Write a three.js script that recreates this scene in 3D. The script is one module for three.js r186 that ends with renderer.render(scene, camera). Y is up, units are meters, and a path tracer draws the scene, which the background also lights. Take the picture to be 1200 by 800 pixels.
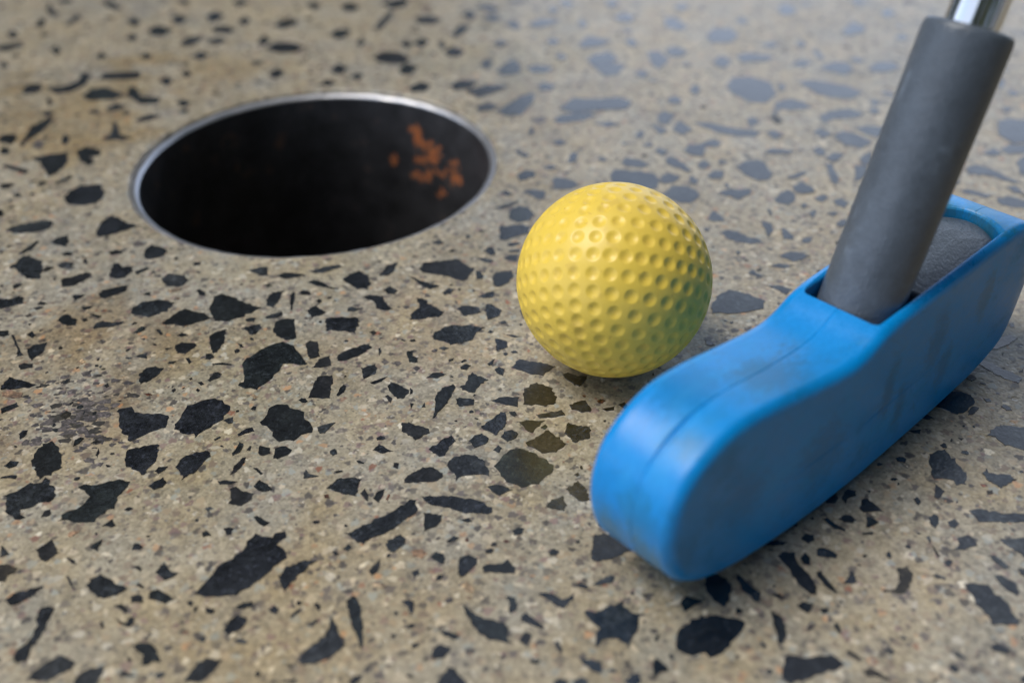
import * as THREE from 'three';
import { ImprovedNoise } from 'three/addons/math/ImprovedNoise.js';
import { mergeGeometries, mergeVertices } from 'three/addons/utils/BufferGeometryUtils.js';
import { Brush, Evaluator, SUBTRACTION } from 'three-bvh-csg';

// ---------------------------------------------------------------- camera, sky, sun, exposure
const scene = new THREE.Scene();
const EYE = new THREE.Vector3(0, 0.14839, 0);
const PITCH = 0.62923, ROLL = -0.0152, FOCAL = 1250;          // focal length in pixels of a 1200 x 800 picture
const camera = new THREE.PerspectiveCamera(2 * Math.atan(400 / FOCAL) * 180 / Math.PI, 1200 / 800, 0.01, 400);
camera.position.copy(EYE);
const FWD = new THREE.Vector3(0, -Math.sin(PITCH), -Math.cos(PITCH));
const R0 = new THREE.Vector3(1, 0, 0), U0 = new THREE.Vector3().crossVectors(R0, FWD);
const RIGHT = R0.clone().multiplyScalar(Math.cos(ROLL)).addScaledVector(U0, Math.sin(ROLL));
const UP = U0.clone().multiplyScalar(Math.cos(ROLL)).addScaledVector(R0, -Math.sin(ROLL));
camera.quaternion.setFromRotationMatrix(new THREE.Matrix4().makeBasis(RIGHT, UP, FWD.clone().negate()));
camera.focus = 0.231;
camera.userData.fStop = 8.5;

const renderer = new THREE.WebGLRenderer({ antialias: true });
renderer.setSize(1024, 682);
renderer.toneMapping = THREE.LinearToneMapping;
renderer.toneMappingExposure = 1.12;
renderer.shadowMap.enabled = true;

{ // a pale, thinly clouded sky
  const W = 256, H = 128, d = new Float32Array(W * H * 4), n = new ImprovedNoise();
  for (let j = 0; j < H; j++) for (let i = 0; i < W; i++) {
    const el = (j + 0.5) / H * Math.PI - Math.PI / 2, az = (i + 0.5) / W * 2 * Math.PI;
    const x = Math.cos(el) * Math.cos(az), y = Math.sin(el), z = Math.cos(el) * Math.sin(az);
    const c = 0.5 + 0.5 * n.noise(x * 2.1 + 5, y * 3.2, z * 2.1) + 0.25 * n.noise(x * 5, y * 7 + 3, z * 5);
    const k = Math.min(1, Math.max(0, c)), b = 0.34 + 1.75 * (1 - Math.max(0, y)) ** 2.2;
    const o = (j * W + i) * 4;
    d[o] = b * (0.64 + 0.24 * k); d[o + 1] = b * (0.85 + 0.12 * k); d[o + 2] = b * (1.17 + 0.02 * k); d[o + 3] = 1;
  }
  const t = new THREE.DataTexture(d, W, H, THREE.RGBAFormat, THREE.FloatType);
  t.mapping = THREE.EquirectangularReflectionMapping; t.magFilter = t.minFilter = THREE.LinearFilter; t.needsUpdate = true;
  scene.background = t; scene.environment = t;
}
const sun = new THREE.DirectionalLight(new THREE.Color().setRGB(1, 0.95, 0.88), 2.6);
sun.position.set(-1.25, 2.5, -0.15); sun.target.position.set(0.02, 0, -0.22);
sun.castShadow = true; sun.shadow.radius = 60; sun.shadow.mapSize.set(2048, 2048);
Object.assign(sun.shadow.camera, { left: -0.6, right: 0.6, top: 0.6, bottom: -0.6, near: 0.1, far: 6 });
scene.add(sun, sun.target);

// ---------------------------------------------------------------- helpers
const MM = 0.001;
let seed = 20240611;
const rnd = () => { seed = (seed * 1664525 + 1013904223) >>> 0; return seed / 4294967296; };
const rr = (a, b) => a + (b - a) * rnd();
const clamp = (x, a, b) => Math.min(b, Math.max(a, x));
const smooth = (a, b, x) => { const t = clamp((x - a) / (b - a), 0, 1); return t * t * (3 - 2 * t); };
const perlin = new ImprovedNoise();
const fbm = (x, y, z, o = 4) => { let s = 0, a = 1, f = 1; for (let i = 0; i < o; i++) { s += a * perlin.noise(x * f, y * f, z * f + i * 7.3); a *= 0.5; f *= 2.03; } return s; };
const rgb = (r, g, b) => new THREE.Color().setRGB(r, g, b);
const taken = {};
const numbered = n => { const k = taken[n] = (taken[n] ?? -1) + 1; return k ? `${n}_${String(k).padStart(3, '0')}` : n; };
function part(name, geometry, material, parent) {
  const m = new THREE.Mesh(geometry, material); m.name = parent === scene ? numbered(name) : name;
  m.castShadow = m.receiveShadow = true; parent.add(m); return m;
}
function tag(o, label, category, group) { o.userData = { label, category }; if (group) o.userData.group = group; return o; }
// a picture position turned into the spot of the level y that it shows
function spot(px, py, y = 0) {
  const d = FWD.clone().addScaledVector(RIGHT, (px - 600) / FOCAL).addScaledVector(UP, -(py - 400) / FOCAL);
  return EYE.clone().addScaledVector(d, (y - EYE.y) / d.y);
}
function dataTex(data, w, h, srgb, rep = true) {
  const t = new THREE.DataTexture(data, w, h, THREE.RGBAFormat);
  if (srgb) t.colorSpace = THREE.SRGBColorSpace;
  t.magFilter = THREE.LinearFilter; t.minFilter = THREE.LinearMipmapLinearFilter; t.generateMipmaps = true;
  if (rep) t.wrapS = t.wrapT = THREE.RepeatWrapping;
  t.needsUpdate = true; return t;
}
// tileable value noise on an N x N picture, cells per side c
function valueNoise(N, c, out, amp) {
  const g = new Float32Array(c * c); for (let i = 0; i < c * c; i++) g[i] = rnd() * 2 - 1;
  const s = c / N, xi = new Int32Array(N), xf = new Float32Array(N);
  for (let i = 0; i < N; i++) { const u = i * s, a = Math.floor(u), f = u - a; xi[i] = a; xf[i] = f * f * (3 - 2 * f); }
  for (let j = 0; j < N; j++) {
    const r0 = xi[j] * c, r1 = ((xi[j] + 1) % c) * c, fy = xf[j];
    for (let i = 0; i < N; i++) {
      const a = xi[i], b = (a + 1) % c, fx = xf[i];
      const p = g[r0 + a] + (g[r0 + b] - g[r0 + a]) * fx, q = g[r1 + a] + (g[r1 + b] - g[r1 + a]) * fx;
      out[j * N + i] += amp * (p + (q - p) * fy);
    }
  }
}

// ---------------------------------------------------------------- the ground: ground-down concrete with a hole
const HOLE = { x: -0.0596, z: -0.2996, r: 0.0557 };
const TILE = 0.30;
function concreteMaps() {
  const N = 2048, P = N * N, col = new Float32Array(P * 3), hgt = new Float32Array(P), a = new Float32Array(P), b = new Float32Array(P), f = new Float32Array(P);
  valueNoise(N, 9, a, 0.5); valueNoise(N, 31, a, 0.5); valueNoise(N, 90, a, 0.35);
  valueNoise(N, 24, b, 0.6); valueNoise(N, 70, b, 0.4);
  valueNoise(N, 260, f, 0.6); valueNoise(N, 620, f, 0.9); valueNoise(N, 1024, f, 0.6);
  for (let i = 0; i < P; i++) {
    const k = 1 + 0.15 * a[i] + 0.28 * f[i], w = 0.16 * b[i];
    col[i * 3] = 0.305 * k * (1 + w * 0.5); col[i * 3 + 1] = 0.268 * k; col[i * 3 + 2] = 0.197 * k * (1 - w);
    hgt[i] = 0.5 + 0.12 * f[i] + 0.06 * a[i];
  }
  // sand and fine gravel sliced through by the grinding
  const sand = [[.5, .43, .32, 8], [.5, .46, .38, 4], [.36, .29, .2, 5], [.2, .155, .12, 7], [.12, .105, .1, 8], [.06, .055, .055, 8], [.22, .15, .14, 3], [.45, .27, .15, 1.2], [.24, .1, .06, 0.5], [.3, .31, .28, 5], [.64, .58, .46, 1.1]];
  const tot = sand.reduce((s, c) => s + c[3], 0);
  const px = N / TILE;
  for (let k = 0; k < 110000; k++) {
    let t = rnd() * tot, c = sand[0]; for (const s of sand) { if ((t -= s[3]) < 0) { c = s; break; } }
    const r = (0.00013 + 0.0009 * Math.pow(rnd(), 3.8)) * px, q = rr(0.5, 1), th = rnd() * Math.PI, ct = Math.cos(th), st = Math.sin(th);
    const cx = rnd() * N, cy = rnd() * N, R = Math.ceil(r + 1), e1 = rnd() * 6, e2 = rnd() * 6, op = rr(0.45, 0.95), v = rr(0.85, 1.15);
    for (let y = -R; y <= R; y++) for (let x = -R; x <= R; x++) {
      const u = (x * ct + y * st), w = (y * ct - x * st) / q, an = Math.atan2(w, u);
      const d = Math.hypot(u, w) - r * (1 + 0.16 * Math.sin(3 * an + e1) + 0.12 * Math.sin(5 * an + e2));
      if (d > 0.5) continue;
      const m = op * clamp(0.5 - d, 0, 1), i = ((Math.floor(cy) + y + N) % N) * N + (Math.floor(cx) + x + N) % N;
      for (let h = 0; h < 3; h++) col[i * 3 + h] += (c[h] * v - col[i * 3 + h]) * m;
      hgt[i] += (0.6 + 0.1 * (v - 1) - hgt[i]) * m;
    }
  }
  // small open pores
  for (let k = 0; k < 2600; k++) {
    const r = (0.00012 + 0.0006 * Math.pow(rnd(), 3)) * px, cx = Math.floor(rnd() * N), cy = Math.floor(rnd() * N), R = Math.ceil(r + 1);
    for (let y = -R; y <= R; y++) for (let x = -R; x <= R; x++) {
      const d = Math.hypot(x, y) - r; if (d > 0.5) continue;
      const i = ((cy + y + N) % N) * N + (cx + x + N) % N; hgt[i] += (0.0 - hgt[i]) * clamp(0.5 - d, 0, 1);
    }
  }
  const C = new Uint8Array(P * 4), Hh = new Uint8Array(P * 4);
  const enc = x => { x = clamp(x, 0, 1); return 255 * (x <= 0.0031308 ? 12.92 * x : 1.055 * Math.pow(x, 1 / 2.4) - 0.055); };
  const lut = new Uint8Array(4097); for (let i = 0; i <= 4096; i++) lut[i] = Math.round(enc(i / 4096));
  for (let i = 0; i < P; i++) {
    for (let h = 0; h < 3; h++) C[i * 4 + h] = lut[clamp(col[i * 3 + h] * 4096 | 0, 0, 4096)];
    C[i * 4 + 3] = 255;
    const v = clamp(hgt[i], 0, 1) * 255; Hh[i * 4] = Hh[i * 4 + 1] = Hh[i * 4 + 2] = v; Hh[i * 4 + 3] = 255;
  }
  return [dataTex(C, N, N, true), dataTex(Hh, N, N, false)];
}
const [concreteMap, concreteBump] = concreteMaps();
const concrete = new THREE.MeshPhysicalMaterial({ map: concreteMap, bumpMap: concreteBump, bumpScale: 0.00022, roughness: 0.35, ior: 1.58, vertexColors: true });

// mortar tones: staining, paler and bluer patches, contact shade painted under the ball: [picture x, y, radius in mm, colour factor]
const stainsAndShade = [
  [90, 485, 13, [.78, .72, .72]], [150, 400, 20, [.86, .78, .68]], [60, 420, 22, [.85, .77, .66]], [90, 120, 36, [.9, .82, .66]], [40, 150, 30, [.92, .83, .68]], [230, 80, 30, [.94, .86, .72]],
  [480, 350, 13, [.9, .88, .9]], [420, 400, 14, [.97, .95, .96]], [520, 400, 10, [.92, .9, .92]], [740, 440, 14, [.85, .8, .72]], [800, 400, 18, [.93, .97, 1.03]],
  [1080, 700, 22, [1.16, 1.18, 1.24]], [1050, 680, 10, [1.08, 1.08, 1.12]], [650, 130, 26, [.9, .88, .86]], [580, 70, 30, [.92, .92, .86]], [900, 60, 40, [1.02, 1.02, 1.02]],
  [400, 310, 16, [1.08, 1.1, 1.1]], [230, 330, 14, [1.05, 1.08, 1.08]], [770, 640, 12, [.95, .84, .66]], [480, 690, 30, [1.05, 1.0, .92]], [150, 700, 40, [1.04, 1.0, .92]], [270, 460, 25, [1, 1.0, .94]],
].map(([x, y, r, c]) => ({ p: spot(x, y), r: r * MM, c: c.map(k => 1 + (k - 1) * 0.65) }));
function mortarTone(x, z) {
  let c = [1, 1, 1];
  const n = fbm(x * 60, 3.7, z * 60, 5), m = fbm(x * 11 + 9, 1.2, z * 11, 3);
  for (const s of stainsAndShade) {
    const d = Math.hypot(x - s.p.x, z - s.p.z) / s.r + 1.1 * n;
    const k = 1 - smooth(0.45, 1.25, d); if (k <= 0) continue;
    for (let i = 0; i < 3; i++) c[i] *= 1 + (s.c[i] - 1) * k;
  }
  return [c[0] * (1 + 0.09 * n + 0.07 * m), c[1] * (1 + 0.09 * n + 0.04 * m), c[2] * (1 + 0.1 * n - 0.03 * m)];
}
function groundGeometry() {
  const SEG = 320, rs = [[HOLE.r, -0.012], [HOLE.r, -0.0014], [HOLE.r + 0.00012, -0.0006], [HOLE.r + 0.0004, -0.00022], [HOLE.r + 0.0009, 0]];
  let r = HOLE.r + 0.003; while (r < 0.42) { rs.push([r, 0]); r += 0.0036; } while (r < 150) { rs.push([r, 0]); r *= 1.12; }
  const pos = [], uv = [], col = [], idx = [];
  rs.forEach(([r, y], k) => {
    for (let i = 0; i <= SEG; i++) {
      const t = i / SEG * 2 * Math.PI, w = k && k < 5 ? 1 + 0.005 * fbm(Math.cos(t) * 6, Math.sin(t) * 6, 2, 3) : 1;
      const x = HOLE.x + r * w * Math.cos(t), z = HOLE.z + r * w * Math.sin(t);
      pos.push(x, y, z); uv.push(x / TILE, z / TILE); col.push(...(r < 3 ? mortarTone(x, z) : [1, 1, 1]));
    }
  });
  for (let k = 0; k + 1 < rs.length; k++) for (let i = 0; i < SEG; i++) { const a = k * (SEG + 1) + i, b = a + SEG + 1; idx.push(a, a + 1, b, b, a + 1, b + 1); }
  const g = new THREE.BufferGeometry();
  g.setAttribute('position', new THREE.Float32BufferAttribute(pos, 3)); g.setAttribute('uv', new THREE.Float32BufferAttribute(uv, 2)); g.setAttribute('color', new THREE.Float32BufferAttribute(col, 3));
  g.setIndex(idx); g.computeVertexNormals(); return g;
}
const ground = part('concrete_ground', groundGeometry(), concrete, scene);
ground.userData = { kind: 'structure', label: 'ground and polished concrete with dark stone chips and a round hole' };

// stone chips showing in the ground concrete, outlines read from the photograph (picture pixels, all lying on the ground)
const OUTLINES = {
  basalt: [
    [40,645,60,630.5,65.5,640,69.5,647.5,52.5,660,45,655],
    [0,639.5,3.8,640,11.2,650,0,653.5],
    [2.5,703,18.8,693,50,685.5,52,688.8,37.5,700,12.5,711.5],
    [12,775,15,765,32.5,750,41.2,732.5,41.2,722.5,46.2,712.5,57.5,709,64.5,712,60,722.5,53.8,737.5,41.2,755,36.2,760,33.8,773.8,17.5,778.8],
    [29.5,797,35,787.5,57.5,772.5,72.5,765,80,770,92,776.2,82.5,785,67.5,792.5,53.8,799.5,37.5,797.5],
    [83.8,800,87.5,792.5,102.5,782.5,121.2,779.5,122,786.2,116.2,797.5,110,810,82.5,807.5],
    [99.5,686.2,103.8,678.8,118,672.5,125,675.5,138.8,683.8,150,688,143.8,695,132.5,699.5,122.5,702,107.5,698],
    [103.8,642,112.5,635,118.8,631.8,119.5,636.2,115.5,641.2,115,647],
    [76.2,653.8,80,653,87.5,656.2,89.5,662.5,82.5,660],
    [76.2,675,80,674.5,87.5,688.8,85,691.2,80.5,685],
    [153,645,156.2,636.2,162.5,636.2,168,641.2,163.8,644.5],
    [180,671.2,192.5,658,200,667.5,208.8,672,205,676.2,192,681.2],
    [173,696.2,177.5,691.2,186.2,689.5,195,695,205,702.5,192.5,708.8,180,703.8,173,703],
    [132.5,708.8,142.5,707.5,149.5,712.5,147.5,718.8,140,715],
    [133.8,723,140,730,147.5,728.8,150,723.8,158,722.5,157.5,731.2,151.2,736.2,141.2,732.5],
    [153,757,165,751.2,178.8,752.5,185,761.2,190,777.5,178.8,776.2,172.5,780,163.8,778.8,165,768.8],
    [138.8,788.8,145,785.5,158.8,791.2,155,793.8,141.2,793],
    [180,793.8,183.8,787.5,194.5,787,192.5,792.5,185,796.2],
    [211.2,800,220,788.8,231.2,775,241.2,770,262.5,772.5,251.2,787.5,237.5,800],
    [155.5,664.5,162.5,662.5,166.2,666.2,163.8,670],
    [158,686.2,162.5,682,169.5,688,165,689.5],
    [217.5,706.2,222.5,703,227,706.2,222.5,711.2],
    [147.5,772.5,151.2,768.8,154.5,773.8,151.2,776.2],
    [116.2,728.8,119.5,728,122.5,736.2,117.5,736.2],
    [226.2,695,240,681.2,255,662.5,283.8,645,290,632.5,298.8,623.8,307.5,627.5,317.5,628.8,320,623.8,333.8,623.8,333.8,631.2,325,638.8,333.8,641.2,338,652.5,322.5,665,300,683.8,277.5,698.8,262.5,699.5,240,700],
    [325.5,676.2,335,663.8,357.5,655.5,372,657,360,666.2,340,686.2,333,695,327.5,688.8],
    [261,618.8,268.8,617,274.5,618,271.2,627,265,627.5],
    [295.5,606.2,301.2,603.5,317.5,612.5,308.8,618,300,612.5],
    [402.5,626.2,420,617,457.5,600,480,585,486.2,585,490,598.8,477.5,607.5,455,626.2,440,628.8,425,639.5],
    [450.5,637.5,453.8,632.5,468.8,625,476.2,630,475.5,638.8,460,648.8,452,643.8],
    [431.2,668.8,437.5,661.2,445,655,446.2,662.5,442,671.2,435,675],
    [403.8,705,412.5,697,418.8,700,424.5,712.5,427,735,426.2,761.2,422,761.2,418,750,410,732.5,407,717.5],
    [347.5,775,353.8,763.8,370,751.2,380,742.5,388.8,722.5,392.5,727.5,397.5,740,406.2,756.2,400,762.5,385,772.5,367.5,779.5,352.5,779.5],
    [260,740,267.5,726.2,278.8,718.8,288.8,723.8,291.2,727.5,282.5,738.8,273.8,742.5,265,743.8],
    [276.2,710,285,706.2,296.2,704.5,297,710,286.2,713.8,277.5,713.8],
    [240,711.2,252.5,713.8,249.5,720,240,718.8],
    [338.8,722.5,347.5,713.8,355,711.2,351.2,717.5,342.5,724.5],
    [361.2,731.2,371.2,725,373.8,727.5,367.5,732.5,362,733.8],
    [401.2,643.8,407.5,637.5,413,641.2,407.5,646.2],
    [388.8,646.2,393.8,646.2,397.5,650,392.5,651.2],
    [406.2,800,415,791.2,426.2,790,423.8,795,415,803.8],
    [325,800,335,796.2,347.5,795,346.2,800],
    [297.5,790,302.5,785,306.2,788.8,301.2,795],
    [468.8,703.8,480,702,486.2,705,485,718.8,481.2,721.2,477.5,712.5],
    [367,707.5,372.5,706.2,376.2,710,374.5,717,370.5,713.8],
    [496.2,600,518.8,602.5,518.8,610,512.5,617.5,495,623,495,613.8],
    [537.5,609.5,548.8,606.2,554.5,611.2,547.5,612.5],
    [523,635,531.2,627.5,538.8,630,533.8,633.8,526.2,636.2],
    [502.5,652.5,510,645.5,520,648,522.5,653.8,521.2,661.2,515,661.2],
    [568,645,575,642,579.5,643.8,576.2,648.8,569.5,648.8],
    [535,662.5,537,653.8,548.8,648.8,561.2,655,560,661.2,545,676.2,540,677.5,535.5,671.2],
    [563.8,665,567.5,660.5,587.5,659.5,595,654.5,602.5,661.2,605.5,665,603.8,673,590,672.5,566.2,671.2],
    [642.5,646.2,648.8,642.5,656.2,646.2,652.5,651.2,643.8,651.2],
    [692.5,650,695.5,626.2,707.5,624.5,721.2,625,742.5,637.5,745,642.5,720,653.8,700,659.5,693,655],
    [692,686.2,702.5,678.8,716.2,673,721.2,675,720,682.5,702.5,686.2],
    [628.8,696.2,635,693,647.5,695,660,701.2,673.8,693.8,673.8,701.2,660,715,652.5,711.2,640,702.5],
    [591.2,698.8,597.5,697.5,605,700,608,710,606.2,716.2,597.5,720.5,594.5,715,596.2,706.2],
    [608,722.5,616.2,716.2,625,722.5,640,735,633.8,738,620,732.5,610,728.8],
    [608,750,611.2,742.5,616.2,738.8,623.8,745,622.5,752.5,617.5,759.5],
    [538,707,547.5,710,562.5,722.5,590,727.5,597,736.2,596.2,747.5,601.2,755,587.5,753,572.5,750,557.5,740,547.5,722.5],
    [515,741.2,520,737.5,537.5,743,539.5,748,532.5,750.5,520,746.2],
    [503.8,771.2,506.2,760,513.8,753.8,528.8,758,528.8,762.5,521.2,771.2,512.5,773],
    [510,800,517.5,787.5,526.2,781.2,533.8,782,542.5,793.8,548.8,802.5,545,812.5,512.5,812.5],
    [684.5,717,697.5,715.5,720,706.2,730,702,732.5,710,742.5,717.5,751.2,718.8,747.5,742.5,737.5,760,725,750,710,748.8,697.5,758.8,695,752.5,698.8,736.2,687.5,725],
    [676.2,772.5,682.5,770,692.5,772,706.2,776.2,708,786.2,702.5,790.5,691.2,785],
    [646.2,800,655,793.8,665,796.2,666.2,805,650,805],
    [671.2,797.5,680,792,690,796.2,690,805,672.5,805],
    [648.8,751.2,655,751.2,660,762.5,656.2,766.2,651.2,760],
    [825,675,835,670,852.5,677.5,858.8,687.5,857.5,695,856.2,705,849.5,712.5,840,707.5,832.5,700,824.5,686.2],
    [861.2,676.2,865,671.2,872.5,677.5,881.2,686.2,893,695,892,706.2,885,706.2,870,692.5],
    [795,706.2,802.5,697.5,826.2,702.5,820,707.5,810,713.8,802.5,718.8],
    [791.2,742.5,795,736.2,810,723.8,833.8,718.8,850,722.5,865,723.8,875,730,871.2,740,862.5,750,847.5,766.2,835,772.5,826.2,766.2,812.5,771.2,802.5,766.2,793.8,761.2],
    [903.2,696.2,912.5,695,922.5,702,915,703],
    [902,713.8,906.2,715.5,917.5,722.5,921.2,730,923.8,745,915,758.8,911.2,752.5,906.2,732.5],
    [932,710,942.5,703.8,955,708,951.2,716.2,946.2,720],
    [917.5,770,927.5,766.2,945,770,961.2,766.2,977.5,766.2,991.2,777.5,982.5,786.2,962.5,791.2,945,797.5,927.5,802.5,915,797.5],
    [910,650,917.5,645,932.5,646.2,936.2,660,950,672.5,958.8,687.5,957.5,698,950,697.5,937.5,687.5,930,677.5,922.5,666.2],
    [937,653.8,942.5,646.2,951.2,653.8,950,663.8,941.2,661.2],
    [937.5,631.2,943.8,624.5,953.8,626.2,956.2,633.8,947.5,638],
    [895,635,910,633,923.8,636.2,917.5,640,900,639.5],
    [763.8,776.2,768.8,768.8,785,783.8,782.5,787.5,773.8,788.8,768.8,795.5,765,791.2],
    [730,800,740,788.8,750,787,753,800,745,807.5],
    [782.5,768.8,786.2,765.5,791.2,770.5,787.5,773.8],
    [766.2,750,771.2,742.5,773.8,743.8,770,752],
    [956.2,642.5,962.5,640,972.5,642.5,983.8,650,982.5,655,966.2,653.8,956.2,652.5],
    [955,670,961.2,667.5,970,677.5,983.8,695,980,697,970,690,957.5,677.5],
    [962.5,607.5,970,606.2,980,613.8,992.5,620,991.2,623.8,977.5,620],
    [981.2,607.5,988.8,602.5,997.5,603,1004.5,609.5,1001.2,613.8,990,612.5],
    [1015,605,1022.5,605.5,1031.2,612.5,1020,618.8,1013.8,617.5],
    [987.5,683.8,992.5,677.5,998.8,665.5,1002.5,673.8,1006.2,683.8,995,685],
    [960,713.8,971.2,711.2,972,717.5,965,720.5],
    [1087.5,605,1096.2,602,1101.2,605,1101.2,615,1096.2,620,1090,615],
    [0,452.5,10,441.2,25,445,44.5,451.2,35,454.5,12.5,457,0,457.5],
    [0,478.8,20,471.2,22,476.2,10,482,0,485.5],
    [20,427.5,27.5,425,39.5,426,37.5,431.2,22.5,433.8],
    [21.2,508.8,26.2,504.5,33,503.8,30,511.2,22,515.5],
    [35,543.8,38.8,532.5,48.8,520,61.2,517,68.8,522.5,72.5,533.8,73,548.8,61.2,553.8,58.8,557.5,51.2,558.8,46.2,561.2,40,553.8],
    [3,546.2,12.5,539.5,22.5,541.2,18.8,546.2,10,549.5],
    [0,558.8,12.5,556.2,20,557,17.5,562,10,560.5,0,561.2],
    [5,580,17.5,575,27.5,568.8,47.5,563.8,53.8,557.5,60,562.5,65.5,576.2,63.8,585,58.8,588,45,591.2,37.5,595,25,597.5,30,605,28.8,608.8,15,609.5,11.2,603.8,6.2,602.5],
    [46.2,606.2,51.2,598,58.8,596.5,60.5,602.5,55,606.2],
    [88.8,571.2,97.5,567.5,112.5,568,132.5,561.2,148.8,562,151.2,567.5,140,582.5,132.5,595,112.5,608.8,111.2,613.8,95,613,68,612,75,599.5,87.5,596.2,102.5,585,103,581.2],
    [118.8,616.2,131.2,608,136.2,616.2,130,618.8],
    [137,481.2,140,478.8,153.8,477,157.5,482.5,172.5,483.8,198.8,485.5,195,501.2,175,507.5,151.2,518,141.2,507.5,137.5,492.5],
    [203,497.5,212.5,485,217.5,475,237.5,468.8,252.5,466.2,262.5,468.8,270,476.2,268.8,483.8,255,495,235,507.5,231.2,513.8,225,508.8,215,509.5,203.8,503.8],
    [145,540,147.5,527.5,160,523,185.5,520,186.2,527.5,183.8,540,172.5,551.2,171.2,557,165,558,157.5,552.5,147.5,547.5],
    [180,552.5,185,547.5,197.5,546.2,193.8,551.2,185,556.2],
    [172.5,570,180,563.8,191.2,559,196.2,565,191.2,571.2,180,575],
    [202.5,547,212.5,536.2,230,528,245,527.5,248.8,532.5,240,542.5,230,552.5,212.5,563.8,209.5,555],
    [161.2,447.5,162.5,437.5,170,431.2,182.5,428.8,192.5,431.2,188.8,437.5,175,447.5,163.8,450],
    [200,457.5,205,454.5,206.2,457.5,202.5,460.5],
    [216.2,420,221.2,418.8,224.5,423.8,221.2,427],
    [121.2,452.5,126.2,448.8,127.5,452.5,123.8,454.5],
    [230.5,448,236.2,447,240,450.5,235,452],
    [86.2,516.2,93.8,512,98.8,513.8,92.5,520,85,523.8],
    [111.2,533.8,115,523.8,116.8,530,113.8,536.2],
    [247,426.2,257.5,424.5,272.5,426,271.2,428.5,260,428,248.8,428],
    [242.5,446.2,248.8,437.5,255,435.5,260.5,438,257.5,443,245,448],
    [278.8,447.5,286.2,446.2,283.8,437.5,281.2,427.5,287.5,420,297.5,413.8,315,405,330,400,340,402.5,350,412.5,361.2,426.2,350,428.8,337.5,427,332.5,426.2,327.5,436.2,315,447.5,300,458,281.2,454.5],
    [358.8,466.2,365,456.2,370,442.5,376.2,440,390,438.8,391.2,445,388,457.5,388,468,370,467.5],
    [393,463.8,397.5,455,402.5,449.5,406.5,452,403.8,460,396.2,464.5],
    [422.5,431.2,440,425.5,443,432.5,440,438.8,424.5,445],
    [433,448,447.5,442.5,455.5,440.5,447.5,447.5,437.5,451],
    [452.5,452.5,457.5,447,465,448.8,480,456.2,480,461.2,472.5,467.5,465,468,457.5,461.2],
    [450.8,464.5,455,462.5,460,467.5,457.5,473],
    [260,493,266.2,490,273.8,488.8,272.5,496.2,267.5,497],
    [277,508.8,287.5,502,296.2,500.5,298.8,505.5,287.5,508.8,278.8,512],
    [303.8,495,311.2,487.5,313,478,322.5,474.5,332.5,472,340,477.5,356.2,480,358.8,491.2,368,501.2,367,506.2,352.5,511.2,345,517.5,322.5,517,315,503.8,306.2,498.8],
    [370,501.2,377.5,498,393.8,494.5,387.5,501.2,381.2,508,373.8,508.8],
    [270,531.2,276.2,525,280,517.5,286.2,520,282.5,530,272.5,534.5],
    [288.8,527.5,292.5,522,295,523,292.5,528.8],
    [301.2,530,303.8,521.2,317.5,525,317,531.2,310,535,302.5,534.5],
    [318.8,537.5,321.2,525,332.5,521.2,342.5,526.2,340,532.5,325,538.8],
    [268,557.5,272.5,546.2,283.8,535.5,288.8,535.5,287.5,542.5,277.5,553.8],
    [295.5,548,301.2,548,308.8,555,305,557],
    [253.8,563.8,265,562.5,278.8,564.5,270,568,256.2,568],
    [295,569.5,303.8,561.2,311.2,565,321.2,573.8,310,577.5,301.2,575.5],
    [266.2,591.2,269.5,583.8,267.5,572.5,276.2,570,286.2,575,298,578,296.2,585,283.8,593.8,275,593],
    [354.5,555,358.8,550,362.5,555,373.8,557.5,371.2,559.5,362.5,560.5,355,561.2],
    [381.2,571.2,395,560,412.5,558.8,423.8,560.5,420,575,417.5,582,400,580],
    [422,578.8,427,572,432,580,431.2,588,426.2,585],
    [436.2,583.8,441.2,576.2,452.5,571.2,448.8,582.5,443.8,589.5],
    [435.5,527.5,443.8,519.5,461.2,528.8,447.5,532],
    [460,547.5,461.2,542,468,542.5,466.2,550],
    [392,552.5,400,551,402.5,552.5,393.8,554.5],
    [250,515,257.5,511.2,258.8,512.5,251.2,517],
    [598,431.2,607.5,420,620,422.5,630,423.8,652.5,428.8,640,437.5,637.5,441.2,620,438.8],
    [578.8,432.5,585,429.5,592,432.5,590,440.5,582.5,438.8],
    [570.5,426.2,580,420,577.5,427.5,573,428.8],
    [538,430.5,545,426.2,552,428,547.5,433.8,539.5,433],
    [499,443,506.2,436.2,517.5,436.2,524.5,438.8,512.5,443.8],
    [538.8,453.8,547,447.5,547.5,440,553.8,436.2,560,440,573.8,444.5,562.5,452.5,557.5,460,552.5,461.2,541.2,458],
    [533.8,467.5,538.8,465.5,557,467.5,556.2,475,537.5,477,533.8,473.8],
    [506.2,490,509.5,476.2,508.8,463.8,517.5,455,533,449.5,534.5,455,525,472.5,512.5,486.2,507.5,491.2],
    [573,469.5,587.5,465,608.8,465,608,477.5,590,474.5],
    [658.8,437.5,665,436.2,677.5,440,689.5,440.5,685,448.8,680,453.8,672.5,451.2,661.2,443.8],
    [667,473.8,677.5,470,687.5,468.8,693.8,480,692.5,483,681.2,483.8,668.8,480],
    [704.5,478.8,712.5,477.5,721.2,475.5,720,481.2,710,482],
    [627,486.2,640,483.8,658.8,480,663.8,486.2,650,490,632.5,490.5],
    [596.2,482.5,603.8,482,606.2,486.2,602.5,488.8,597.5,485.5],
    [562,500,575,491.2,586.2,482.5,593,482.5,595,491.2,592.5,500,585,507.5,581.2,511.2,572.5,506.2,566.2,503.8],
    [660,507.5,665,495.5,677.5,498.8,692.5,499.5,692.5,513.8,683.8,516.2,673.8,520],
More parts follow.
